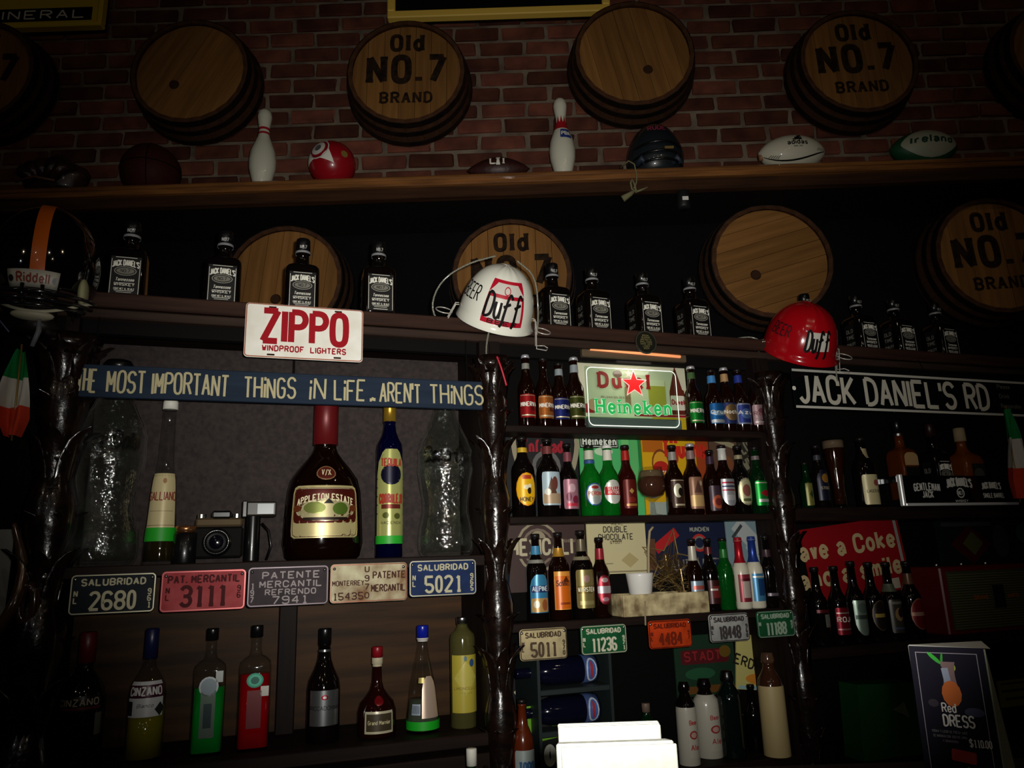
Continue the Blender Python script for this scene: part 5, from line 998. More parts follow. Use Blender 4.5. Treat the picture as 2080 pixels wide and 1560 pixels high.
# flags
def flag(label, px_top, py_top, px_bot, py_bot, wpx, d, cols, sway=1., fold=.02, rev=False):
    s, z = CAB.sz(px_top, py_top, d); s2, z2 = CAB.sz(px_bot, py_bot, d); mp = CAB.m_per_px(s, d, z)
    t = thing('small_flag', label, 'flag', CAB.W(s, d, z), YAW, 'small tricolour flags')
    L = math.hypot(s2-s, z2-z); dx, dz = (s2-s)/L, (z2-z)/L; W2 = wpx*mp
    n, m_ = 24, 12
    for b in range(3):
        g = G(); vs = []; fs = []
        for i in range(n//3+1):
            u = (b*(n//3)+i)/n
            for j in range(m_+1):
                v = j/m_-.5; wv = W2*(.25+.75*math.sin(min(1, u*1.5+.05)*PI/2)); wv *= (1 if u < .8 else 1-.5*(u-.8)/.2)
                y = fold*math.sin(v*7+u*4)+fold*.4*math.sin(v*17)
                vs.append((dx*L*u+v*wv*(-dz if not rev else dz), y, dz*L*u+v*wv*dx))
        W = m_+1
        for i in range(n//3):
            for j in range(m_): fs.append((i*W+j, i*W+j+1, (i+1)*W+j+1, (i+1)*W+j))
        N = len(vs); vs += [(x, y+.0015, z_) for x, y, z_ in vs]; fs += [tuple(q+N for q in reversed(f)) for f in fs]
        g.add(vs, fs).obj(('green_band', 'white_band', 'red_band')[b], M(cols[b], .8), t, smooth=True)
    G().tube([(dx*-.02, .004, -dz*.02), (dx*L*.5, .01, dz*L*.5), (dx*L*1.05, .01, dz*L*1.05)], .003, 6).obj('flag_pole', M((150, 120, 60), .4, .5), t, smooth=True)
GRN, WHT, ORG = (16, 116, 56), (196, 192, 182), (196, 60, 34)
flag('small green white and red flag hanging under the football helmet', 42, 712, 22, 885, 52, -.10, (GRN, WHT, ORG))
flag('small green white and red flag at the right picture edge beside the display tray', 2046, 832, 2076, 1012, 46, -.12, (GRN, WHT, ORG))

# lower right shelf
poster('drink_poster', 'red cola poster with cream slab lettering behind the lower right beers', 'poster', 1640, 1060, 1842, 1212, (140, 12, 22), d=.12, tilt=-.10,
  texts=[('Have a Coke', -.13, .10, .22, 1.08, (190, 170, 126), dict(sw=.23, gap=1.6)), ('and a smile.', -.06, -.26, .22, 1.06, (190, 170, 126), dict(sw=.23, gap=1.6)), ],
  shapes=[('rect', .46, .05, .03, .8, (150, 150, 140)), ('rect', .30, -.40, .16, .14, (180, 170, 150)), ('rect', -.12, -.44, .12, .06, (180, 150, 110))])
G4 = 'beer bottles on the lower right shelf'
def rb(lab, px, yt, w_, L, nk=None, d=.055, g_=None): bottle(lab, px, yt, ZR2, d, w_, LN, DARKG if g_ is None else g_, cap=(.955, CAPB), bands=nk or [], labels=L, group=G4)
rb('dark beer bottle with small grey square label, left end of the lower right shelf', 1672, 1152, 38, [dict(z=(.24, .40), w=1., x=.4, c=(110, 108, 100), me=.2), dict(z=(.42, .46), w=1.8, c=(90, 20, 26))])
rb('dark beer bottle with red foil label', 1712, 1150, 38, [foil((130, 24, 40), 'ROJA', z=(.13, .47), e=[('rect', 0, .3, .9, .05, (180, 160, 150)), ('rect', 0, -.3, .9, .06, (170, 120, 120))])])
rb('dark beer bottle with pale grey-green shield label', 1748, 1140, 38, [dict(z=(.10, .52), w=1.9, c=(140, 158, 146), me=.6, sh='shield', e=[('oval', 0, .28, .6, .3, (110, 130, 120)), ('rect', 0, .02, .9, .12, (70, 84, 76))])])
rb('dark beer bottle with black round label and small gold band', 1784, 1142, 38, [dict(z=(.14, .52), w=1.9, c=(90, 70, 50), me=.3, sh='oval', e=[('oval', 0, 0, .92, .94, (34, 28, 24)), ('rect', 0, .0, .7, .12, (170, 150, 70))])])
rb('dark beer bottle with gold crescent on a black label', 1820, 1142, 38, [dict(z=(.10, .52), w=1.9, c=(60, 56, 50), me=.3, sh='round', e=[('oval', 0, .05, .5, .4, (150, 120, 80)), ('oval', .1, .1, .36, .3, (34, 30, 28)), ('rect', 0, .40, .7, .08, (120, 118, 110)), ('rect', 0, -.36, .8, .06, (70, 80, 110))])], nk=neck((90, 96, 80), .62, .72))
rb('dark beer bottle with red oval label at the right end of its shelf', 1862, 1140, 40, [dict(z=(.12, .52), w=1.9, c=(150, 90, 70), me=.3, sh='oval', e=[('oval', 0, 0, .92, .94, (110, 20, 26)), ('round', 0, 0, .9, .12, (170, 130, 110))])], nk=neck((90, 60, 40), .70, .84))
# framed mirror with bird-like painting, and the guitar amplifier below
poster('framed_picture', 'dim dark picture with a pale green and red bird-like shape in a thin frame', 'picture', 1908, 1056, 2110, 1152, (24, 30, 30), d=.26, rough=.15,
  shapes=[('diamond', -.18, .0, .40, .84, (74, 22, 24)), ('diamond', -.16, .02, .20, .5, (90, 92, 50)), ('oval', .12, .05, .16, .7, (46, 56, 54)), ('oval', .42, .2, .26, .5, (60, 84, 80)), ('rect', -.2, .42, .5, .08, (56, 62, 60))])
d_ = .04; sa, sb = CAB.s_at(1925, 1.2, d_), CAB.s_at(2150, 1.2, d_); w_ = sb-sa; z0 = ZR2; z1 = CAB.z_at(1152, sa, d_)
t = thing('speaker_amplifier', 'red-sided amplifier with finely ribbed olive grille at the right edge', 'amplifier', CAB.W(sa, d_, z0), YAW)
h_ = z1-z0
G().box(0, w_, .01, .2, 0, h_, .006).obj('case', M((96, 14, 18), .4, coat=.3), t)
G().box(.03, w_-.02, .002, .01, .02, h_-.02).obj('grille_cloth', M((60, 64, 44), .8), t)
for i in range(22): G().box(.03, w_-.02, -.001, .002, .024+i*(h_-.05)/22, .024+(i+.45)*(h_-.05)/22).obj('grille_rib', M((92, 92, 62), .6), t)
G().box(w_*.40, w_*.40+.07, -.006, -.001, h_*.36, h_*.70, .002).obj('badge_plate', M((14, 16, 18), .5), t)
g = G(); put_text(g, 'ORANG', .016, lambda x, z, dp: (x, -.0016-dp, z), width=.075, x=w_*.30, z=h_*.50, sw=.3); put_text(g, 'AMPS', .016, lambda x, z, dp: (x, -.0016-dp, z), width=.06, x=w_*.40+.12, z=h_*.50, sw=.3); g.obj('lettering', M((150, 80, 30), .5), t)
for x in (.02, .16, .30): G().lathe([(0, 1), (.8, .9), (1, .6)], .012, .015, 14).obj('knob', STEEL, t, smooth=True, loc=(x+.01, .05, h_))
# green bag and yellow label, low right
zc = ZM4-.0
poster('green_bag', 'dim dark green bag with a pale grey corner flap, left of the drinks card', 'bag', 1752, 1385, 1872, 1620, (18, 62, 26), d=.02, tilt=.05, thick=.10, rough=.6, shapes=[('tri', .24, .28, .3, .12, (84, 92, 80), -.4)])
poster('yellow_notice', 'dim yellow-green notice with dark lines at the lower right edge', 'notice', 2030, 1378, 2130, 1432, (92, 86, 22), d=.0, rough=.6, shapes=[('rect', 0, .1, .9, .1, (36, 34, 12)), ('rect', 0, -.2, .8, .1, (36, 34, 12)), ('rect', .0, .38, .9, .06, (36, 34, 12))])

# ================================================================== things on the upper shelf
def wpos(px, py, d=-.40): s, z = WALL.sz(px, py, d); return s, z, WALL.m_per_px(s, d, z)
PIN = [(0, .56), (.01, .60), (.06, .72), (.20, .95), (.30, 1), (.42, .92), (.54, .66), (.62, .46), (.68, .40), (.72, .385), (.80, .46), (.88, .54), (.94, .50), (.98, .32), (1, .05)]
def pin(label, px, ytop, wpx, bands):
    s = WALL.s_at(px, TOPZ, -.44); H = WALL.z_at(ytop, s, -.44)-TOPZ; R = wpx/2*WALL.m_per_px(s, -.44, TOPZ+.1)
    t = thing('bowling_pin', label, 'bowling pin', WALL.W(s, -.44, TOPZ), 0, 'bowling pins on the upper shelf')
    G().lathe(PIN, R, H, 32).obj('pin_body', M((206, 204, 186), .25, coat=.4), t, smooth=True)
    for a, b in bands: G().lathe([(z, r+.012) for z, r in sub_prof(PIN, a, b)], R, H, 32, cap=False).obj('stripe', M((160, 26, 34), .35), t, smooth=True)
    return t, H, R
pin('white bowling pin with two red neck stripes, between the basketball and the red ball', 531, 222, 54, [(.645, .675), (.705, .735)])
t, H, R = pin('white bowling pin with red crown collar and blue emblem', 1145, 200, 53, [(.56, .66)])
fn = lambda x, z, dp: ((rad(PIN, z/H)*R*1.03+dp)*math.sin(x/(R*.8)), -(rad(PIN, z/H)*R*1.03+dp)*math.cos(x/(R*.8)), z)
g = G()
for k_ in range(7): patch(g, fn, R*.42, H*.09, -R*1.5+k_*R*.5, H*.70, 'tri', .0006, 4, 4)
g.obj('crown_points', M((160, 26, 34), .35), t)
patch(G(), fn, R*.8, H*.13, R*.25, H*.475, 'round', .0006).obj('emblem', M((40, 60, 130), .35), t)
g = G(); put_text(g, 'PBA', H*.05, lambda x, z, dp: fn(x, z, dp+.0014), width=R*.6, x=R*.25, z=H*.45, sw=.2); g.obj('lettering', WHITEINK, t)
def ball_mesh(R, n=32, m_=18, sx_=1., sz_=1., p=2.0):
    g = G(); vs = []
    for j in range(m_+1):
        a = -PI/2+PI*j/m_
        for i in range(n):
            b = 2*PI*i/n; vs.append((R*sx_*math.cos(a)*math.cos(b), R*math.cos(a)*math.sin(b), R*sz_*math.sin(a)))
    return g.add(vs, [(j*n+i, j*n+(i+1) % n, (j+1)*n+(i+1) % n, (j+1)*n+i) for j in range(m_) for i in range(n)])
def sph(R, c): return lambda x, z, dp: tuple((R+dp)*q for q in (math.sin(x/R)*math.cos(z/R), -math.cos(x/R)*math.cos(z/R), math.sin(z/R)))
# red ball
s = WALL.s_at(675, TOPZ+.1, -.42); mp = WALL.m_per_px(s, -.42, TOPZ+.1); R = 47*mp
t = thing('football', 'red football with white pointed patches and a white ringed medallion', 'ball', WALL.W(s, -.42, TOPZ+R*1.0), 0)
ball_mesh(R).obj('ball', M((150, 16, 28), .3, coat=.4), t, smooth=True); f_ = sph(R*1.004, 0)
cx_, cz_ = -R*.42, R*.30
for a in (.25, 2.35, 4.1): 
    pts = [(cx_+R*.5*math.sin(a-.45), cz_+R*.5*math.cos(a-.45)), (cx_+R*1.05*math.sin(a+.0), cz_+R*1.05*math.cos(a)), (cx_+R*.5*math.sin(a+.45), cz_+R*.5*math.cos(a+.45))]
    patch(G(), f_, R*.55, R*.62, cx_+R*.74*math.sin(a), cz_+R*.74*math.cos(a), 'tri', .002, 8, 8, rot=-a).obj('white_patch', WHITEP, t)
for r1, r2, c_, k_ in ((.52, .47, (200, 196, 190), .003), (.47, 0, (120, 14, 30), .0025), (.34, .16, (206, 202, 194), .0035), (.16, 0, (90, 90, 92), .0035)):
    disc(G(), f_, cx_, cz_, R*r1, k_, 28, R*r2 if r2 else None).obj('medallion', M(c_, .4), t)
disc(G(), f_, R*.75, R*.05, R*.16, .003, 8).obj('club_mark', M((130, 110, 50), .5), t)
# basketball
s = WALL.s_at(305, TOPZ+.1, -.36); R = 57*WALL.m_per_px(s, -.36, TOPZ+.1)
t = thing('basketball', 'very dark maroon basketball on the shelf left of the first bowling pin', 'ball', WALL.W(s, -.36, TOPZ+R*.985), .3)
ball_mesh(R).obj('ball', M((52, 20, 18), .6, bump=.5, kind='noise', rgb2=(64, 26, 20), scale=120), t, smooth=True)
for ax in range(3):
    P = [(R*1.0*math.cos(2*PI*i/40), R*1.0*math.sin(2*PI*i/40)) for i in range(40)]
    G().tube([((a, b, 0), (0, a, b), (a, 0, b))[ax] for a, b in P], .003, 5, True).obj('seam', BLK, t)
# baseball glove, far left
s = WALL.s_at(112, TOPZ+.1, -.40); mp = WALL.m_per_px(s, -.40, TOPZ+.08)
t = thing('baseball_glove', 'dark brown scuffed leather glove at the left end of the upper shelf', 'glove', WALL.W(s, -.40, TOPZ+.002), 0)
LEA = M((62, 36, 28), .35, kind='noise', rgb2=(24, 18, 18), scale=18, bump=.6, coat=.3)
g = ball_mesh(1, 28, 14); g.v = [(x*66*mp*(1+.10*math.sin(5*z)), y*.10, max(z*52*mp*(1+.12*math.sin(x*7)), -30*mp)+34*mp) for x, y, z in g.v]; g.obj('palm', LEA, t, smooth=True)
for i in range(5):
    a = -1.1+i*.5; G().tube([(math.sin(a)*20*mp, -.09, 22*mp), (math.sin(a)*46*mp, -.105, (22+math.cos(a)*30)*mp), (math.sin(a)*66*mp, -.06, (20+math.cos(a)*46)*mp)], [.03, .034, .02], 10).obj('finger_stall', LEA, t, smooth=True)
G().tube([(-50*mp, -.11, 12*mp), (-10*mp, -.13, 18*mp), (30*mp, -.12, 10*mp)], .006, 6).obj('lace', M((110, 70, 50), .5), t, smooth=True)
# brown football with white lettering
s = WALL.s_at(1012, TOPZ+.1, -.42); mp = WALL.m_per_px(s, -.42, TOPZ+.08)
t = thing('american_football', 'dark brown pointed football with white trophy lettering', 'ball', WALL.W(s, -.42, TOPZ+24*mp), 0)
g = G(); prof = [(math.sin(PI*i/16)**.8*(1 if 0 < i < 16 else 0)+.02) for i in range(17)]
g.tube([((-64+128*i/16)*mp, 0, -.1*abs(i-8)*mp) for i in range(17)], [24*mp*q for q in prof], 20); g.obj('ball', M((56, 24, 20), .45, kind='noise', rgb2=(40, 18, 16), scale=60, bump=.4), t, smooth=True)
fb = lambda x, z, dp: (x, -(24*mp+.002+dp)*math.cos(z/(24*mp)), (24*mp+.002+dp)*math.sin(z/(24*mp)))
g = G()
for ch, x in (('L', -11), ('I', 11)): put_text(g, ch, 13*mp, fb, width=(9*mp if ch == 'L' else None), x=x*mp, z=0, sw=.24, serif=True)
patch(g, fb, 6*mp, 12*mp, 0, 5*mp, 'trap', .001); patch(g, fb, 9*mp, 6*mp, 0, 14*mp, 'oval', .001); patch(g, fb, 8*mp, 2*mp, 0, -2*mp, 'rect', .001); g.obj('lettering', WHITEP, t)
# catcher mask helmet
s = WALL.s_at(1331, TOPZ+.1, -.36); mp = WALL.m_per_px(s, -.36, TOPZ+.08)
t = thing('mask_helmet', 'black padded mask helmet with pinkish red lettering on the brow', 'helmet', WALL.W(s, -.36, TOPZ+.003), 0)
HB = M((26, 32, 36), .35, coat=.4)
g = ball_mesh(1, 32, 16); vs = []
for x, y, z in g.v:
    zz = z*1.0; vs.append((x*58*mp*(1.0 if z < .1 else 1-.12*z), y*.15, (zz if zz > -.62 else -.62)*74*mp+46*mp))
g.v = vs; g.obj('shell', HB, t, smooth=True)
g = G(); put_text(g, 'RUDE', 12*mp, lambda x, z, dp: (x, -.152*math.sqrt(max(.02, 1-((z-46*mp)/(74*mp))**2-(x/(58*mp))**2))-.003-dp, z), width=34*mp, x=-2*mp, z=84*mp, sw=.2, slant=.1); g.obj('lettering', M((150, 50, 76), .5), t)
for zz in (12, 30, 50): G().tube([(math.sin(a)*50*mp, -.02-math.cos(a)*.15, zz*mp) for a in [(-1.3+2.6*i/14) for i in range(15)]], .007, 8).obj('cage_bar', BLACKP, t, smooth=True)
for x in (-46, -30, 30, 46): G().tube([(x*mp, -.11+abs(x)/46*.05, 6*mp), (x*mp*.9, -.12+abs(x)/46*.05, 38*mp)], .006, 8).obj('cage_bar', BLACKP, t, smooth=True)
G().box(8*mp, 26*mp, -.16, -.15, 36*mp, 41*mp, .002).obj('yellow_tab', M((120, 96, 50), .5), t)
for x in (-44, 26): G().tube([(x*mp, -.1, 14*mp), ((x+8)*mp, -.14, 20*mp), ((x+14)*mp, -.12, 12*mp)], .018, 8).obj('pad', M((40, 50, 64), .5), t, smooth=True)
# rugby balls
def rugby(label, px, wpx, hpx, col_, ends=None, tiltz=0.):
    s = WALL.s_at(px, TOPZ+.08, -.40); mp = WALL.m_per_px(s, -.40, TOPZ+.08); L, r_ = wpx/2*mp, hpx/2*mp*1.36
    t = thing('rugby_ball', label, 'ball', WALL.W(s, -.42, TOPZ+r_+.002), 0, 'rugby balls at the right end of the upper shelf')
    N = 22; g = G(); P = [(-L+2*L*i/N) for i in range(N+1)]; rr_ = [r_*max(.03, (1-(x/L)**2))**.62 for x in P]
    g.tube([(x, 0, 0) for x in P], rr_, 24); g.obj('ball', M(col_, .5, coat=.2), t, smooth=True)
    f_ = lambda x, z, dp: (x, -(r_*max(.03, (1-(x/L)**2))**.62+.001+dp)*math.cos(z/r_), (r_*max(.03, (1-(x/L)**2))**.62+.001+dp)*math.sin(z/r_))
    return t, L, r_, f_
t, L, r_, f_ = rugby('white rugby ball with black three-bar mark and black stripes low on its side', 1606, 134, 54, (196, 192, 172))
g = G()
for k_, (a, b) in enumerate(((-.14, .09), (-.04, .15), (.06, .21))):
    x = (k_-1)*.085*L+.02*L; pts = [(x-.035*L-.02*L, .30*r_), (x+.045*L, .30*r_), (x+.045*L-.05*L*.2, (.30+.14+.14*k_)*r_), (x-.035*L-.05*L*1.2, (.34+.16*k_)*r_)]; poly(g, f_, pts, .001)
put_text(g, 'adidas', .28*r_, f_, width=.58*L, z=.02*r_, sw=.2); put_text(g, 'SINCE 1949', .07*r_, f_, width=.26*L, z=-.14*r_, sw=.18)
vs, fs = ribbon([(-.9*L+1.8*L*i/12, (-.95+.55*(i/12)**2)*r_) for i in range(13)], .10*r_); g.add([f_(a, b, .001) for a, b in vs], fs)
for i in range(5):
    for x0 in (-.78, .60): vs, fs = ribbon([((x0+.055*i)*L, -.85*r_+(.5*r_ if x0 > 0 else 0)), ((x0+.055*i+.06)*L, -.62*r_+(.5*r_ if x0 > 0 else 0))], .03*r_); g.add([f_(a, b, .0012) for a, b in vs], fs)
g.obj('markings', BLACKINK, t)
G().tube([(-L*1.0, 0, -.2*r_), (-L*.9, 0, -.16*r_)], [.016, .022], 14).obj('valve_end', M((140, 100, 70), .5), t, smooth=True)
t, L, r_, f_ = rugby('pale rugby ball with dark country name and green ends', 1873, 134, 54, (16, 74, 40))
g = G(); put_text(g, 'Ireland', .40*r_, lambda x, z, dp: f_(x, z, dp+.002), width=1.2*L, z=-.10*r_, sw=.26, slant=.12); g.obj('lettering', M((20, 60, 40), .5), t)
patch(G(), f_, 1.66*L, 1.9*r_, 0, .0, 'oval', .0008, 16, 12).obj('white_panel', M((160, 164, 142), .5), t, smooth=True)
# hanging cord, spotlight
s, z = WALL.sz(1285, 345, -.52); 
t = thing('hanging_cord', 'pale knotted cord looped over the edge of the upper shelf', 'cord', WALL.W(s, -.54, z), 0); mp = WALL.m_per_px(s, -.54, z)
cm = M((120, 116, 84), .8)
G().tube([(-22*mp, .06, 14*mp-.0), (-8*mp, .0, 16*mp), (3*mp, 0, 8*mp), (6*mp, 0, -16*mp), (4*mp, 0, -34*mp), (-2*mp, 0, -46*mp)], 1.6*mp, 6).obj('cord', cm, t, smooth=True)
G().tube([(-4*mp, -.004, -26*mp), (-8*mp, -.004, -34*mp), (-6*mp, -.004, -48*mp), (2*mp, -.006, -54*mp), (0, -.006, -40*mp), (-4*mp, -.004, -26*mp)], 2.2*mp, 6).obj('knot', cm, t, smooth=True)
G().tube([(0, 0, -50*mp), (-10*mp, 0, -58*mp), (-26*mp, 0, -68*mp)], [3*mp, 5*mp, 7*mp], 8).obj('cord_end', cm, t, smooth=True)
G().tube([(0, 0, -54*mp), (12*mp, 0, -50*mp), (26*mp, 0, -44*mp)], [2.4*mp, 2.4*mp, 1.6*mp], 6).obj('cord_end', cm, t, smooth=True)
s, z = WALL.sz(1388, 405, -.44); mp = WALL.m_per_px(s, -.4, z)
t = thing('spotlight', 'small black spotlight with one bright patch hanging below the upper shelf', 'lamp', WALL.W(s, -.44, z), 0)
G().lathe([(0, .85), (.1, 1), (.9, 1), (1, .6)], 13*mp, 40*mp, 20).obj('housing', M((24, 26, 28), .5), t, smooth=True, loc=(0, 0, -20*mp))
G().tube([(0, 0, 20*mp), (0, 0, TOPZ-.056-z)], .006, 8).obj('stem', BLACKP, t)
G().box(-5*mp, 7*mp, -13.6*mp, -13*mp, -8*mp, 0, .001).obj('lens', M((190, 188, 180), .4, emit=.15), t)

# ================================================================== helmets on the columns
# black football helmet
s, z = CAB.sz(94, 545, -.03); mp = CAB.m_per_px(s, -.03, z); R = 100*mp
pz = 2.195
t = thing('football_helmet', 'black football helmet with orange centre stripe and chin strap on the thick column', 'helmet', CAB.W(s, -.03, z), YAW+.12)
SHELL = M((6, 6, 9), .08, coat=1.)
def helmet(fn_keep, R, sx_, sz_, n=64, m_=40, th=.012, back=1.1):
    g = G(); keep = {}; vs = []
    def pt(i, j, k):
        a = -PI/2+PI*j/m_; b = 2*PI*i/n; rr_ = R-k; return (rr_*sx_*math.cos(a)*math.sin(b), -rr_*math.cos(a)*math.cos(b)*(back if math.cos(b) < 0 else 1), rr_*sz_*math.sin(a))
    W = n
    for k in (0, th):
        for j in range(m_+1):
            for i in range(n): vs.append(pt(i, j, k))
    N = (m_+1)*n; fs = []; E = {}
    for j in range(m_):
        for i in range(n):
            a = -PI/2+PI*(j+.5)/m_; b = 2*PI*(i+.5)/n; b = b-2*PI if b > PI else b
            if not fn_keep(b, a): continue
            q = (j*n+i, j*n+(i+1) % n, (j+1)*n+(i+1) % n, (j+1)*n+i); fs.append(q); fs.append(tuple(x+N for x in reversed(q)))
            for u in range(4): E[(q[u], q[(u+1) % 4])] = 1
    for (a, b) in list(E):
        if (b, a) not in E: fs.append((b, a, a+N, b+N))
    return g.add(vs, fs)
keep = lambda b, a: a > -.98 and not (abs(b) < 1.12 and a < -.50-.06*abs(b)) and not (a < -.62 and abs(b) > 2.0)
helmet(keep, R, .98, 1.28).obj('shell', SHELL, t, smooth=True)
def hel(R, sz_, sx_=.98): return lambda x, z, dp: ((R+dp)*sx_*math.sin(x/R)*math.cos(z/R), -(R+dp)*math.cos(x/R)*math.cos(z/R), (R+dp)*sz_*math.sin(z/R))
g = G(); H_ = hel(R, 1.28); vs = []; fs = []; n = 24
for i in range(n+1):
    a = -.50+(PI*.86)*i/n
    for j in range(5):
        x = (-1+j*.5)*R*.125; yv = -(R+.0025)*math.cos(a)*math.cos(x/R); 
        if math.cos(a) < 0: yv *= 1.1
        vs.append(((R+.0025)*.98*math.sin(x/R), yv, (R+.0025)*1.28*math.sin(a)))
for i in range(n):
    for j in range(4): fs.append((i*5+j, i*5+j+1, (i+1)*5+j+1, (i+1)*5+j))
g.add(vs, fs).obj('centre_stripe', M((196, 92, 14), .35, coat=.5), t, smooth=True)
np_ = patch(G(), H_, R*.92, R*.26, -.06*R, -.44*R, 'rect', .009, 10, 3, thick=.006).obj('name_plate', M((186, 182, 168), .35), t, smooth=True)
g = G(); put_text(g, 'Riddell', R*.13, lambda x, z, dp: H_(x, z, dp+.0105), width=R*.56, x=-.06*R, z=-.49*R, sw=.22); g.obj('lettering', M((130, 50, 34), .5), np_)
for sx_ in (-1, 1): disc(G(), H_, -.06*R+sx_*R*.39, -.44*R, R*.05, .011, 14).obj('screw', STEEL, np_)
PADC = M((150, 148, 112), .6)
for sx_ in (-1, 1):
    g = ball_mesh(1, 18, 10); g.v = [(x*R*.10+sx_*R*.74, y*R*.30-R*.42, z*R*.30-R*.60) for x, y, z in g.v]; g.obj('jaw_pad', PADC, t, smooth=True)
    g = ball_mesh(1, 18, 10); g.v = [(x*R*.20+sx_*R*.40, y*R*.10-R*.42, z*R*.12-R*.44) for x, y, z in g.v]; g.obj('brow_pad', M((44, 44, 40), .6), t, smooth=True)
def arcp(zf, rf, w=1.15, zc=0.): return [(R*rf*math.sin(b)*1.02, -R*rf*1.22*math.cos(b)-.01, R*(zf+zc*math.cos(b))) for b in [(-w+2*w*i/20) for i in range(21)]]
for zf, w2, rf in ((-.76, 1.25, .98), (-.90, 1.2, .97), (-1.0, 1.05, .92)): G().tube(arcp(zf, rf, w2, -.16), .0055, 8).obj('face_mask_bar', M((20, 20, 22), .15, coat=1.), t, smooth=True)
for x in (-.16, .16): G().tube([(R*x, -R*1.22, -R*.78), (R*x, -R*1.20, -R*.96), (R*x, -R*1.12, -R*1.10)], .0055, 8).obj('face_mask_bar', M((20, 20, 22), .15, coat=1.), t, smooth=True)
G().tube([(R*.98*math.sin(b), -R*1.0*math.cos(b), -R*(.72+.52*math.cos(b)**2)) for b in [(-1.35+2.7*i/24) for i in range(25)]], .005, 6).obj('chin_strap', M((190, 184, 156), .5), t, smooth=True)
g = ball_mesh(1, 20, 10); g.v = [(x*R*.36, y*R*.18-R*.86, z*R*.10-R*1.28) for x, y, z in g.v]; g.obj('chin_cup', M((170, 164, 140), .5), t, smooth=True)
G().tube([(R*.12, -R*.9, -R*1.2), (R*.14, -R*.92, -R*1.6), (R*.06, -R*.9, -R*1.9)], [.004, .008, .006], 6).obj('hanging_strap', M((96, 98, 104), .5), t, smooth=True)
G().tube([(-R*.9, -R*.3, -R*1.0), (-R*.6, -R*.6, -R*1.3), (-R*.36, -R*.7, -R*1.6)], .002, 6).obj('hanging_strap', M((90, 96, 130), .5), t, smooth=True)
G().lathe([(0, .9), (.2, .6), (.8, .5), (1, .7)], R*.5, R*1.1, 20).obj('helmet_stand', M((30, 24, 22), .4), t, smooth=True, loc=(0, 0, -R*1.05-(z-R*2.1-2.16) if False else (2.16-z)))

# hard hats with drink holders
def hard_hat(label, px, py, wpx, hpx, col_, d, roll, yaw, deco, tubes):
    s, z = CAB.sz(px, py, d); mp = CAB.m_per_px(s, d, z); R = wpx/2*mp; sz_ = hpx/(wpx/2)
    t = thing('hard_hat', label, 'hard hat', CAB.W(s, d, z), 0, 'hard hats with drink holders')
    t.rotation_euler = (Matrix.Rotation(YAW+yaw, 3, 'Z') @ Matrix.Rotation(roll, 3, 'Y') @ Matrix.Rotation(math.radians(36), 3, 'X')).to_euler()
    n, m_ = 56, 22; vs = []; fs = []
    def prof(b, a):
        k = 1+.035*max(0, math.cos(b*2)) * math.cos(a)*0
        ridge = .022*math.exp(-((math.sin(b))*6)**2)+.014*math.exp(-((abs(math.sin(b))-.42)*9)**2)
        return 1+ridge*math.sin(a)**.5 if a > .05 else 1
    for k in (0, .006):
        for j in range(m_+1):
            a = PI/2*j/m_
            for i in range(n):
                b = 2*PI*i/n; rr_ = (R-k)*prof(b, a); ca = math.cos(a)**.85; vs.append((rr_*ca*math.sin(b), -rr_*ca*math.cos(b)*1.12, rr_*sz_*math.sin(a)))
        fl = 1.10
        for i in range(n):
            b = 2*PI*i/n; br = 1.06+.14*max(0, math.cos(b)); vs.append(((R-k)*br*math.sin(b), -(R-k)*br*math.cos(b)*1.12, -.016-k*.4))
    M_ = (m_+2)*n
    for j in range(m_):
        for i in range(n): q = (j*n+i, j*n+(i+1) % n, (j+1)*n+(i+1) % n, (j+1)*n+i); fs += [q, tuple(x+M_ for x in reversed(q))]
    for i in range(n):
        q = ((m_+1)*n+i, (m_+1)*n+(i+1) % n, (i+1) % n, i); fs += [q, tuple(x+M_ for x in reversed(q)), ((m_+1)*n+(i+1) % n, (m_+1)*n+i, (m_+1)*n+i+M_, (m_+1)*n+(i+1) % n+M_)]
    G().add(vs, fs).obj('shell', M(col_, .18, coat=.6), t, smooth=True)
    def hf(x, z, dp):
        b = x/R; a = max(0, math.asin(min(.999, max(0, z/(R*sz_))))); ca = math.cos(a)**.85; rr_ = (R+.0045+dp); return (rr_*ca*math.sin(b), -rr_*ca*math.cos(b)*1.12, rr_*sz_*math.sin(a))
    deco(t, hf, R, sz_)
    wm = M((206, 200, 190), .3, .3)
    for sg in (-1, 1):
        x0 = sg*R*1.02; 
        for dy in (-.012, .012):
            G().tube([(x0, dy, .014), (x0+sg*.012, dy, .012), (x0+sg*.030, dy*1.2, -.050), (x0+sg*.040, dy*1.5, -.088), (x0+sg*.075, dy*2.2, -.084), (x0+sg*.085, 0, -.082)], .0022, 6).obj('holder_wire', wm, t, smooth=True)
        G().tube([(x0+sg*.018+sg*.030*(1-math.cos(q)), -.034*math.sin(q), -.022) for q in [PI*2*i/18 for i in range(18)]], .0022, 6, True).obj('holder_ring', wm, t, smooth=True)
    G().box(-.02, .02, -.02, .02, .0, R*sz_*.4).obj('inner_block', M((30, 22, 18), .6), t)
    tm = M((196, 196, 180), .08, trans=.7)
    for pts in tubes(R, sz_): G().tube(chaik3(pts), .0032, 7).obj('drinking_tube', tm, t, smooth=True)
    return t, R
def chaik3(p, it=2):
    p = [Vector(q) for q in p]
    for _ in range(it):
        q = [p[0]]
        for a, b in zip(p[:-1], p[1:]): q += [a*.75+b*.25, a*.25+b*.75]
        p = q+[p[-1]]
    return p
def pos(fn, P): return P
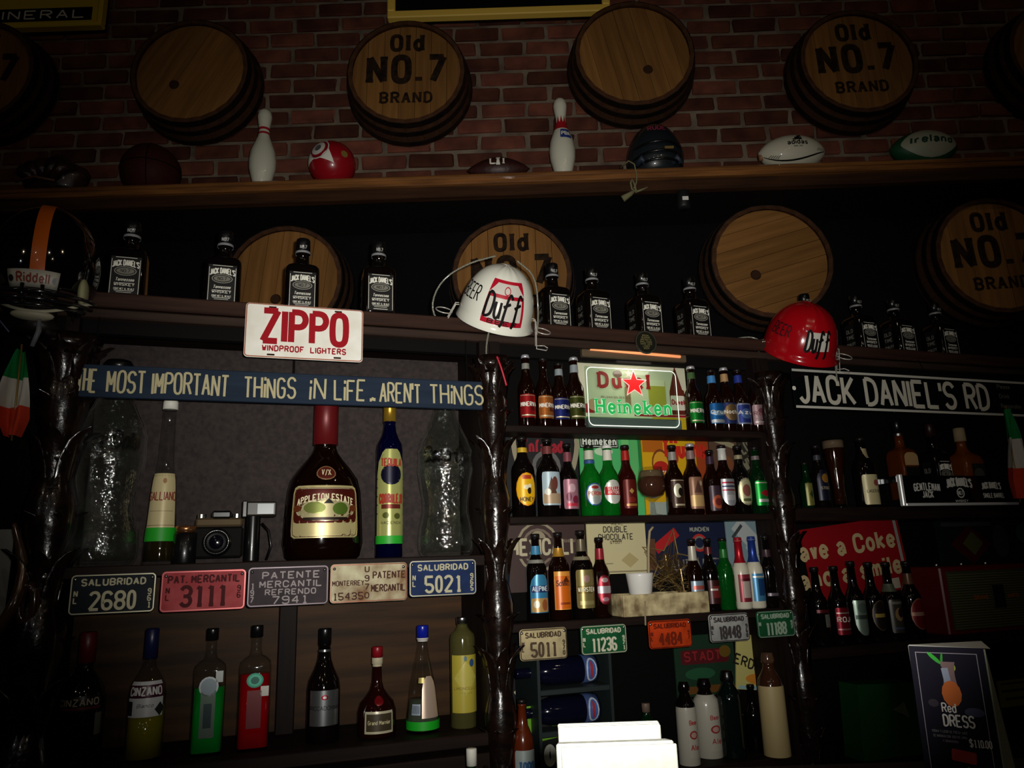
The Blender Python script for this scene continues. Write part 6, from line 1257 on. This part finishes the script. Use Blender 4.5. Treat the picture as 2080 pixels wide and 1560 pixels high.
def deco_white(t, hf, R, sz_):
    H = R*sz_; X = R*.06; DU = dict(sw=.13)
    rd = M((178, 16, 40), .35)
    patch(G(), hf, R*1.12, H*.76, X, H*.42, 'rect', .0004, 10, 10).obj('decal', rd, t, smooth=True)
    patch(G(), hf, R*.96, H*.38, X, H*.32, 'rect', .0010, 10, 8).obj('decal_field', M((206, 200, 190), .35), t, smooth=True)
    patch(G(), hf, R*.92, H*.18, X, H*.66, 'trap', .0010, 10, 6).obj('decal_field', M((206, 200, 190), .35), t, smooth=True)
    disc(G(), hf, X, H*.64, R*.10, .0014, 20, R*.075).obj('decal_ring', rd, t)
    g = G(); put_text(g, 'Du%%', H*.42, lambda x, z, dp: hf(x, z, dp+.0022), width=R*1.0, x=X-.02*R, z=H*.16, sw=.12, slant=.05, sub=3); put_text(g, 'BEER', H*.07, lambda x, z, dp: hf(x, z, dp+.002), width=R*.75, x=X, z=H*.06, sw=.24)
    put_text(g, 'BEER', H*.26, lambda x, z, dp: hf(x, z, dp+.0012), width=R*.62, x=-R*1.05, z=H*.34, sw=.10, sub=3); g.obj('lettering', BLACKINK, t)
def deco_red(t, hf, R, sz_):
    H = R*sz_; X = R*.10
    patch(G(), hf, R*.66, H*.36, X, H*.38, 'rect', .0006, 10, 8).obj('decal', M((206, 200, 190), .35), t, smooth=True)
    g = G(); put_text(g, 'Du%%', H*.40, lambda x, z, dp: hf(x, z, dp+.0018), width=R*.70, x=X, z=H*.18, sw=.13, slant=.05, sub=3); g.obj('lettering', BLACKINK, t)
    g = G(); put_text(g, 'BEER', H*.22, lambda x, z, dp: hf(x, z, dp+.0012), width=R*.60, x=-R*1.05, z=H*.36, sw=.14, sub=3); g.obj('lettering', M((70, 8, 16), .5), t)
hard_hat('white hard hat with red-framed black lettering and wire drink holders', 1006, 640, 150, 104, (236, 236, 222), -.03, .18, -.10, deco_white,
  lambda R, k: [[(-R*1.35, .0, -.085), (-R*1.75, .03, -.03), (-R*1.62, .05, .07), (-R*1.0, .07, R*k*.8), (-R*.3, .08, R*k*1.05)], [(R*.3, .08, R*k*1.05), (R*.9, .07, R*k*.85), (R*1.2, .04, .03), (R*1.25, .0, -.04)], [(-R*.1, -.05, -.02), (-R*.12, -.06, -.08), (-R*.02, -.05, -.15), (R*.2, -.04, -.21)]])
hard_hat('red hard hat with white patch and black lettering, on the right column', 1623, 705, 140, 92, (168, 10, 22), -.03, .13, -.30, deco_red,
  lambda R, k: [[(-R*1.9, .02, .0), (-R*1.4, .02, .02), (-R*1.1, .0, .01), (-R*1.2, -.03, -.05), (-R*1.05, -.04, -.12), (-R*1.1, -.04, -.2)], [(R*1.0, -.02, -.01), (R*1.05, -.05, -.06), (R*1.25, -.05, -.14)]])
s_, z_ = CAB.sz(1012, 770, -.08)
tag(G().tube(chaik3([(0, 0, 0), (-.02, -.01, .06), (-.035, -.01, .10)]), .0038, 7).obj('red_straw_tube', M((170, 16, 40), .4), smooth=True, loc=CAB.W(s_+.02, -.11, z_-.03), rot=(0, 0, YAW)), 'short red length of drinking tube below the white hard hat', 'tube')

# ================================================================== counter in front, card and napkins
cz = 1.08
struct_c = thing('bar_counter', 'dark wooden bar counter below the picture, under the card and napkins', 'counter', (0, .45, 0), 0)
G().box(-2.2, 2.2, -.3, 1.0, cz-.05, cz, .006).obj('counter_top', DARKW, struct_c); G().box(-2.1, 2.1, .1, .9, 0, cz-.051).obj('counter_base', DARKWZ, struct_c)
wc = thing('work_counter', 'low dark counter running in front of the back bar', 'counter', CAB.W(-1.2, -.60, 0), YAW)
G().box(0, 4.4, 0, .44, .57, .62, .004).obj('counter_top', DARKW, wc); G().box(.03, 4.3, .03, .43, 0, .569).obj('counter_base', DARKWZ, wc)
# table card: triangular prism with printed faces
def at_depth(px, py, Y): r = ray(px, py); k = Y/r.y; return EYE+r*k
A = at_depth(1845, 1307, .86); B = at_depth(1998, 1322, .82); Cc = at_depth(2010, 1302, .93)
zt = (A.z+B.z)/2; h_ = zt-cz; ang = math.atan2(B.y-A.y, B.x-A.x); wd = math.hypot(B.x-A.x, B.y-A.y)
t = thing('table_card', 'dark blue folded cocktail card with white edges standing on the counter', 'menu card', (A.x, A.y, cz), ang)
zt = h_; dp_ = .105; spl = .022
# faces lean outwards towards the foot
def face(P, name, mt, th=.0015):
    n_ = (Vector(P[1])-Vector(P[0])).cross(Vector(P[3])-Vector(P[0])).normalized()*th; g = G(); vs = [Vector(p) for p in P]+[Vector(p)+n_ for p in P]
    g.add(vs, [(0, 1, 2, 3), (7, 6, 5, 4), (0, 4, 5, 1), (1, 5, 6, 2), (2, 6, 7, 3), (3, 7, 4, 0)]); return g.obj(name, mt, t)
WC = M((214, 214, 204), .5)
def loc_(P): q = Matrix.Rotation(-ang, 3, 'Z') @ (P-Vector((A.x, A.y, cz))); return (q.x, q.y, q.z)
Cl = loc_(at_depth(2012, 1318, .83)); Dl = loc_(at_depth(1993, 1302, .90))
f0 = [(0, -spl, 0), (wd, -spl, 0), (wd, 0, zt), (0, 0, zt)]
face(f0, 'front_panel', M((18, 15, 30), .7))
face([(wd, -spl, 0), (wd*1.02+.01, dp_, 0), (Dl[0], Dl[1], Dl[2]-.002), (wd, 0, zt-.001)], 'side_panel', M((120, 122, 100), .5))
face([(wd*1.02, dp_, 0), (0, 0.0, 0), (0, 0.003, zt), (Dl[0], Dl[1], Dl[2]-.003)], 'rear_panel', WC)
g = G(); g.add([(0, .0, zt), (wd, 0, zt), Cl, Dl, (0, .003, zt+.001)], [(0, 1, 2, 3, 4)]);  g.obj('white_top_flap', WC, t)
def cf(x, z, dp): q = z/zt; return (x, -spl*(1-q)-.0018-dp, z)
vs, fs = ribbon([(.006, .0), (.006, zt-.006), (wd*.90, zt-.006), (wd*.90, 0)], .0007); G().add([cf(a, b, .0002) for a, b in vs], fs).obj('border_line', M((130, 120, 130), .5), t)
cxm = wd*.50
u = .00056; v = wd/153
for sh_, x, z, w__, h__, c__, ro in (('oval', 0, 82, 40, 46, (186, 96, 40), 0), ('hour', 0, 48, 30, 44, (120, 96, 96), 0), ('rect', -6, 52, 14, 30, (140, 150, 168), .1), ('oval', 10, 36, 11, 12, (150, 170, 50), 0),
      ('oval', -26, 20, 9, 30, (50, 160, 50), .8), ('oval', -11, 22, 5, 26, (50, 140, 50), -.15), ('oval', -40, 100, 22, 14, (50, 42, 52), 0), ('oval', 40, 112, 40, 16, (60, 62, 86), 0), ('round', 6, 188, 48, 20, (150, 50, 48), -.12), ('rect', 6, 186, 40, 3, (200, 110, 104), -.12),
      ('oval', 16, 218, 16, 28, (100, 150, 40), .3), ('oval', 40, 232, 26, 32, (130, 136, 80), 0), ('rect', -8, 236, 18, 22, (120, 140, 150), 0)):
    patch(G(), cf, w__*v, h__*u, cxm+x*v, zt-z*u, sh_, .0004+.00005*z/20, 6, 6, rot=ro).obj('printed_shape', M(c__, .6), t)
g = G(); put_text(g, 'Red', 15*u, lambda x, z, dp: cf(x, z, dp+.0014), width=27*v, x=cxm-10*v, z=zt-114*u, sw=.14); put_text(g, 'DRESS', 19*u, lambda x, z, dp: cf(x, z, dp+.0014), width=60*v, x=cxm+6*v, z=zt-138*u, sw=.15, gap=1.6)
put_text(g, '$110.00', 12*u, lambda x, z, dp: cf(x, z, dp+.0014), width=42*v, x=cxm+42*v, z=zt-170*u, sw=.14); g.obj('lettering', M((206, 202, 196), .5), t)
g = G()
for i in range(3): put_text(g, ('VODKA Y LICOR DE FRESA JUGO', 'DE NARANJA CON JUGO DE LIMON', 'Y GRANADINA')[i], 4*u, lambda x, z, dp: cf(x, z, dp+.0014), width=(70, 66, 30)[i]*v, x=cxm-16*v, z=zt-(150+8*i)*u, sw=.14)
g.obj('lettering', M((100, 96, 100), .5), t)
# napkins
NAP = M((170, 170, 162), .8, kind='noise', rgb2=(160, 160, 152), scale=120, bump=.3)
A = at_depth(1130, 1512, .72); B = at_depth(1369, 1516, .72); mp = (B.x-A.x)/239
t = thing('paper_napkins', 'upright white folded paper napkins on the counter at the bottom edge', 'napkins', (A.x, .72, cz), 0)
wn = B.x-A.x; hn = A.z-cz
for i in range(5): G().box(.0005*i, wn-.0006*i, .0042*i, .0042*i+.0038, 0, hn-.0006*i, .0012).obj('napkin', NAP, t)
G().box(.004, wn+.002, -.003, -.0005, 0, hn-.002, .0008).obj('napkin', NAP, t)
for i in range(3): G().box(8*mp, wn-14*mp, .026+.0042*i, .0298+.0042*i, 0, hn+.0085+.0006*i, .0012).obj('napkin', NAP, t)
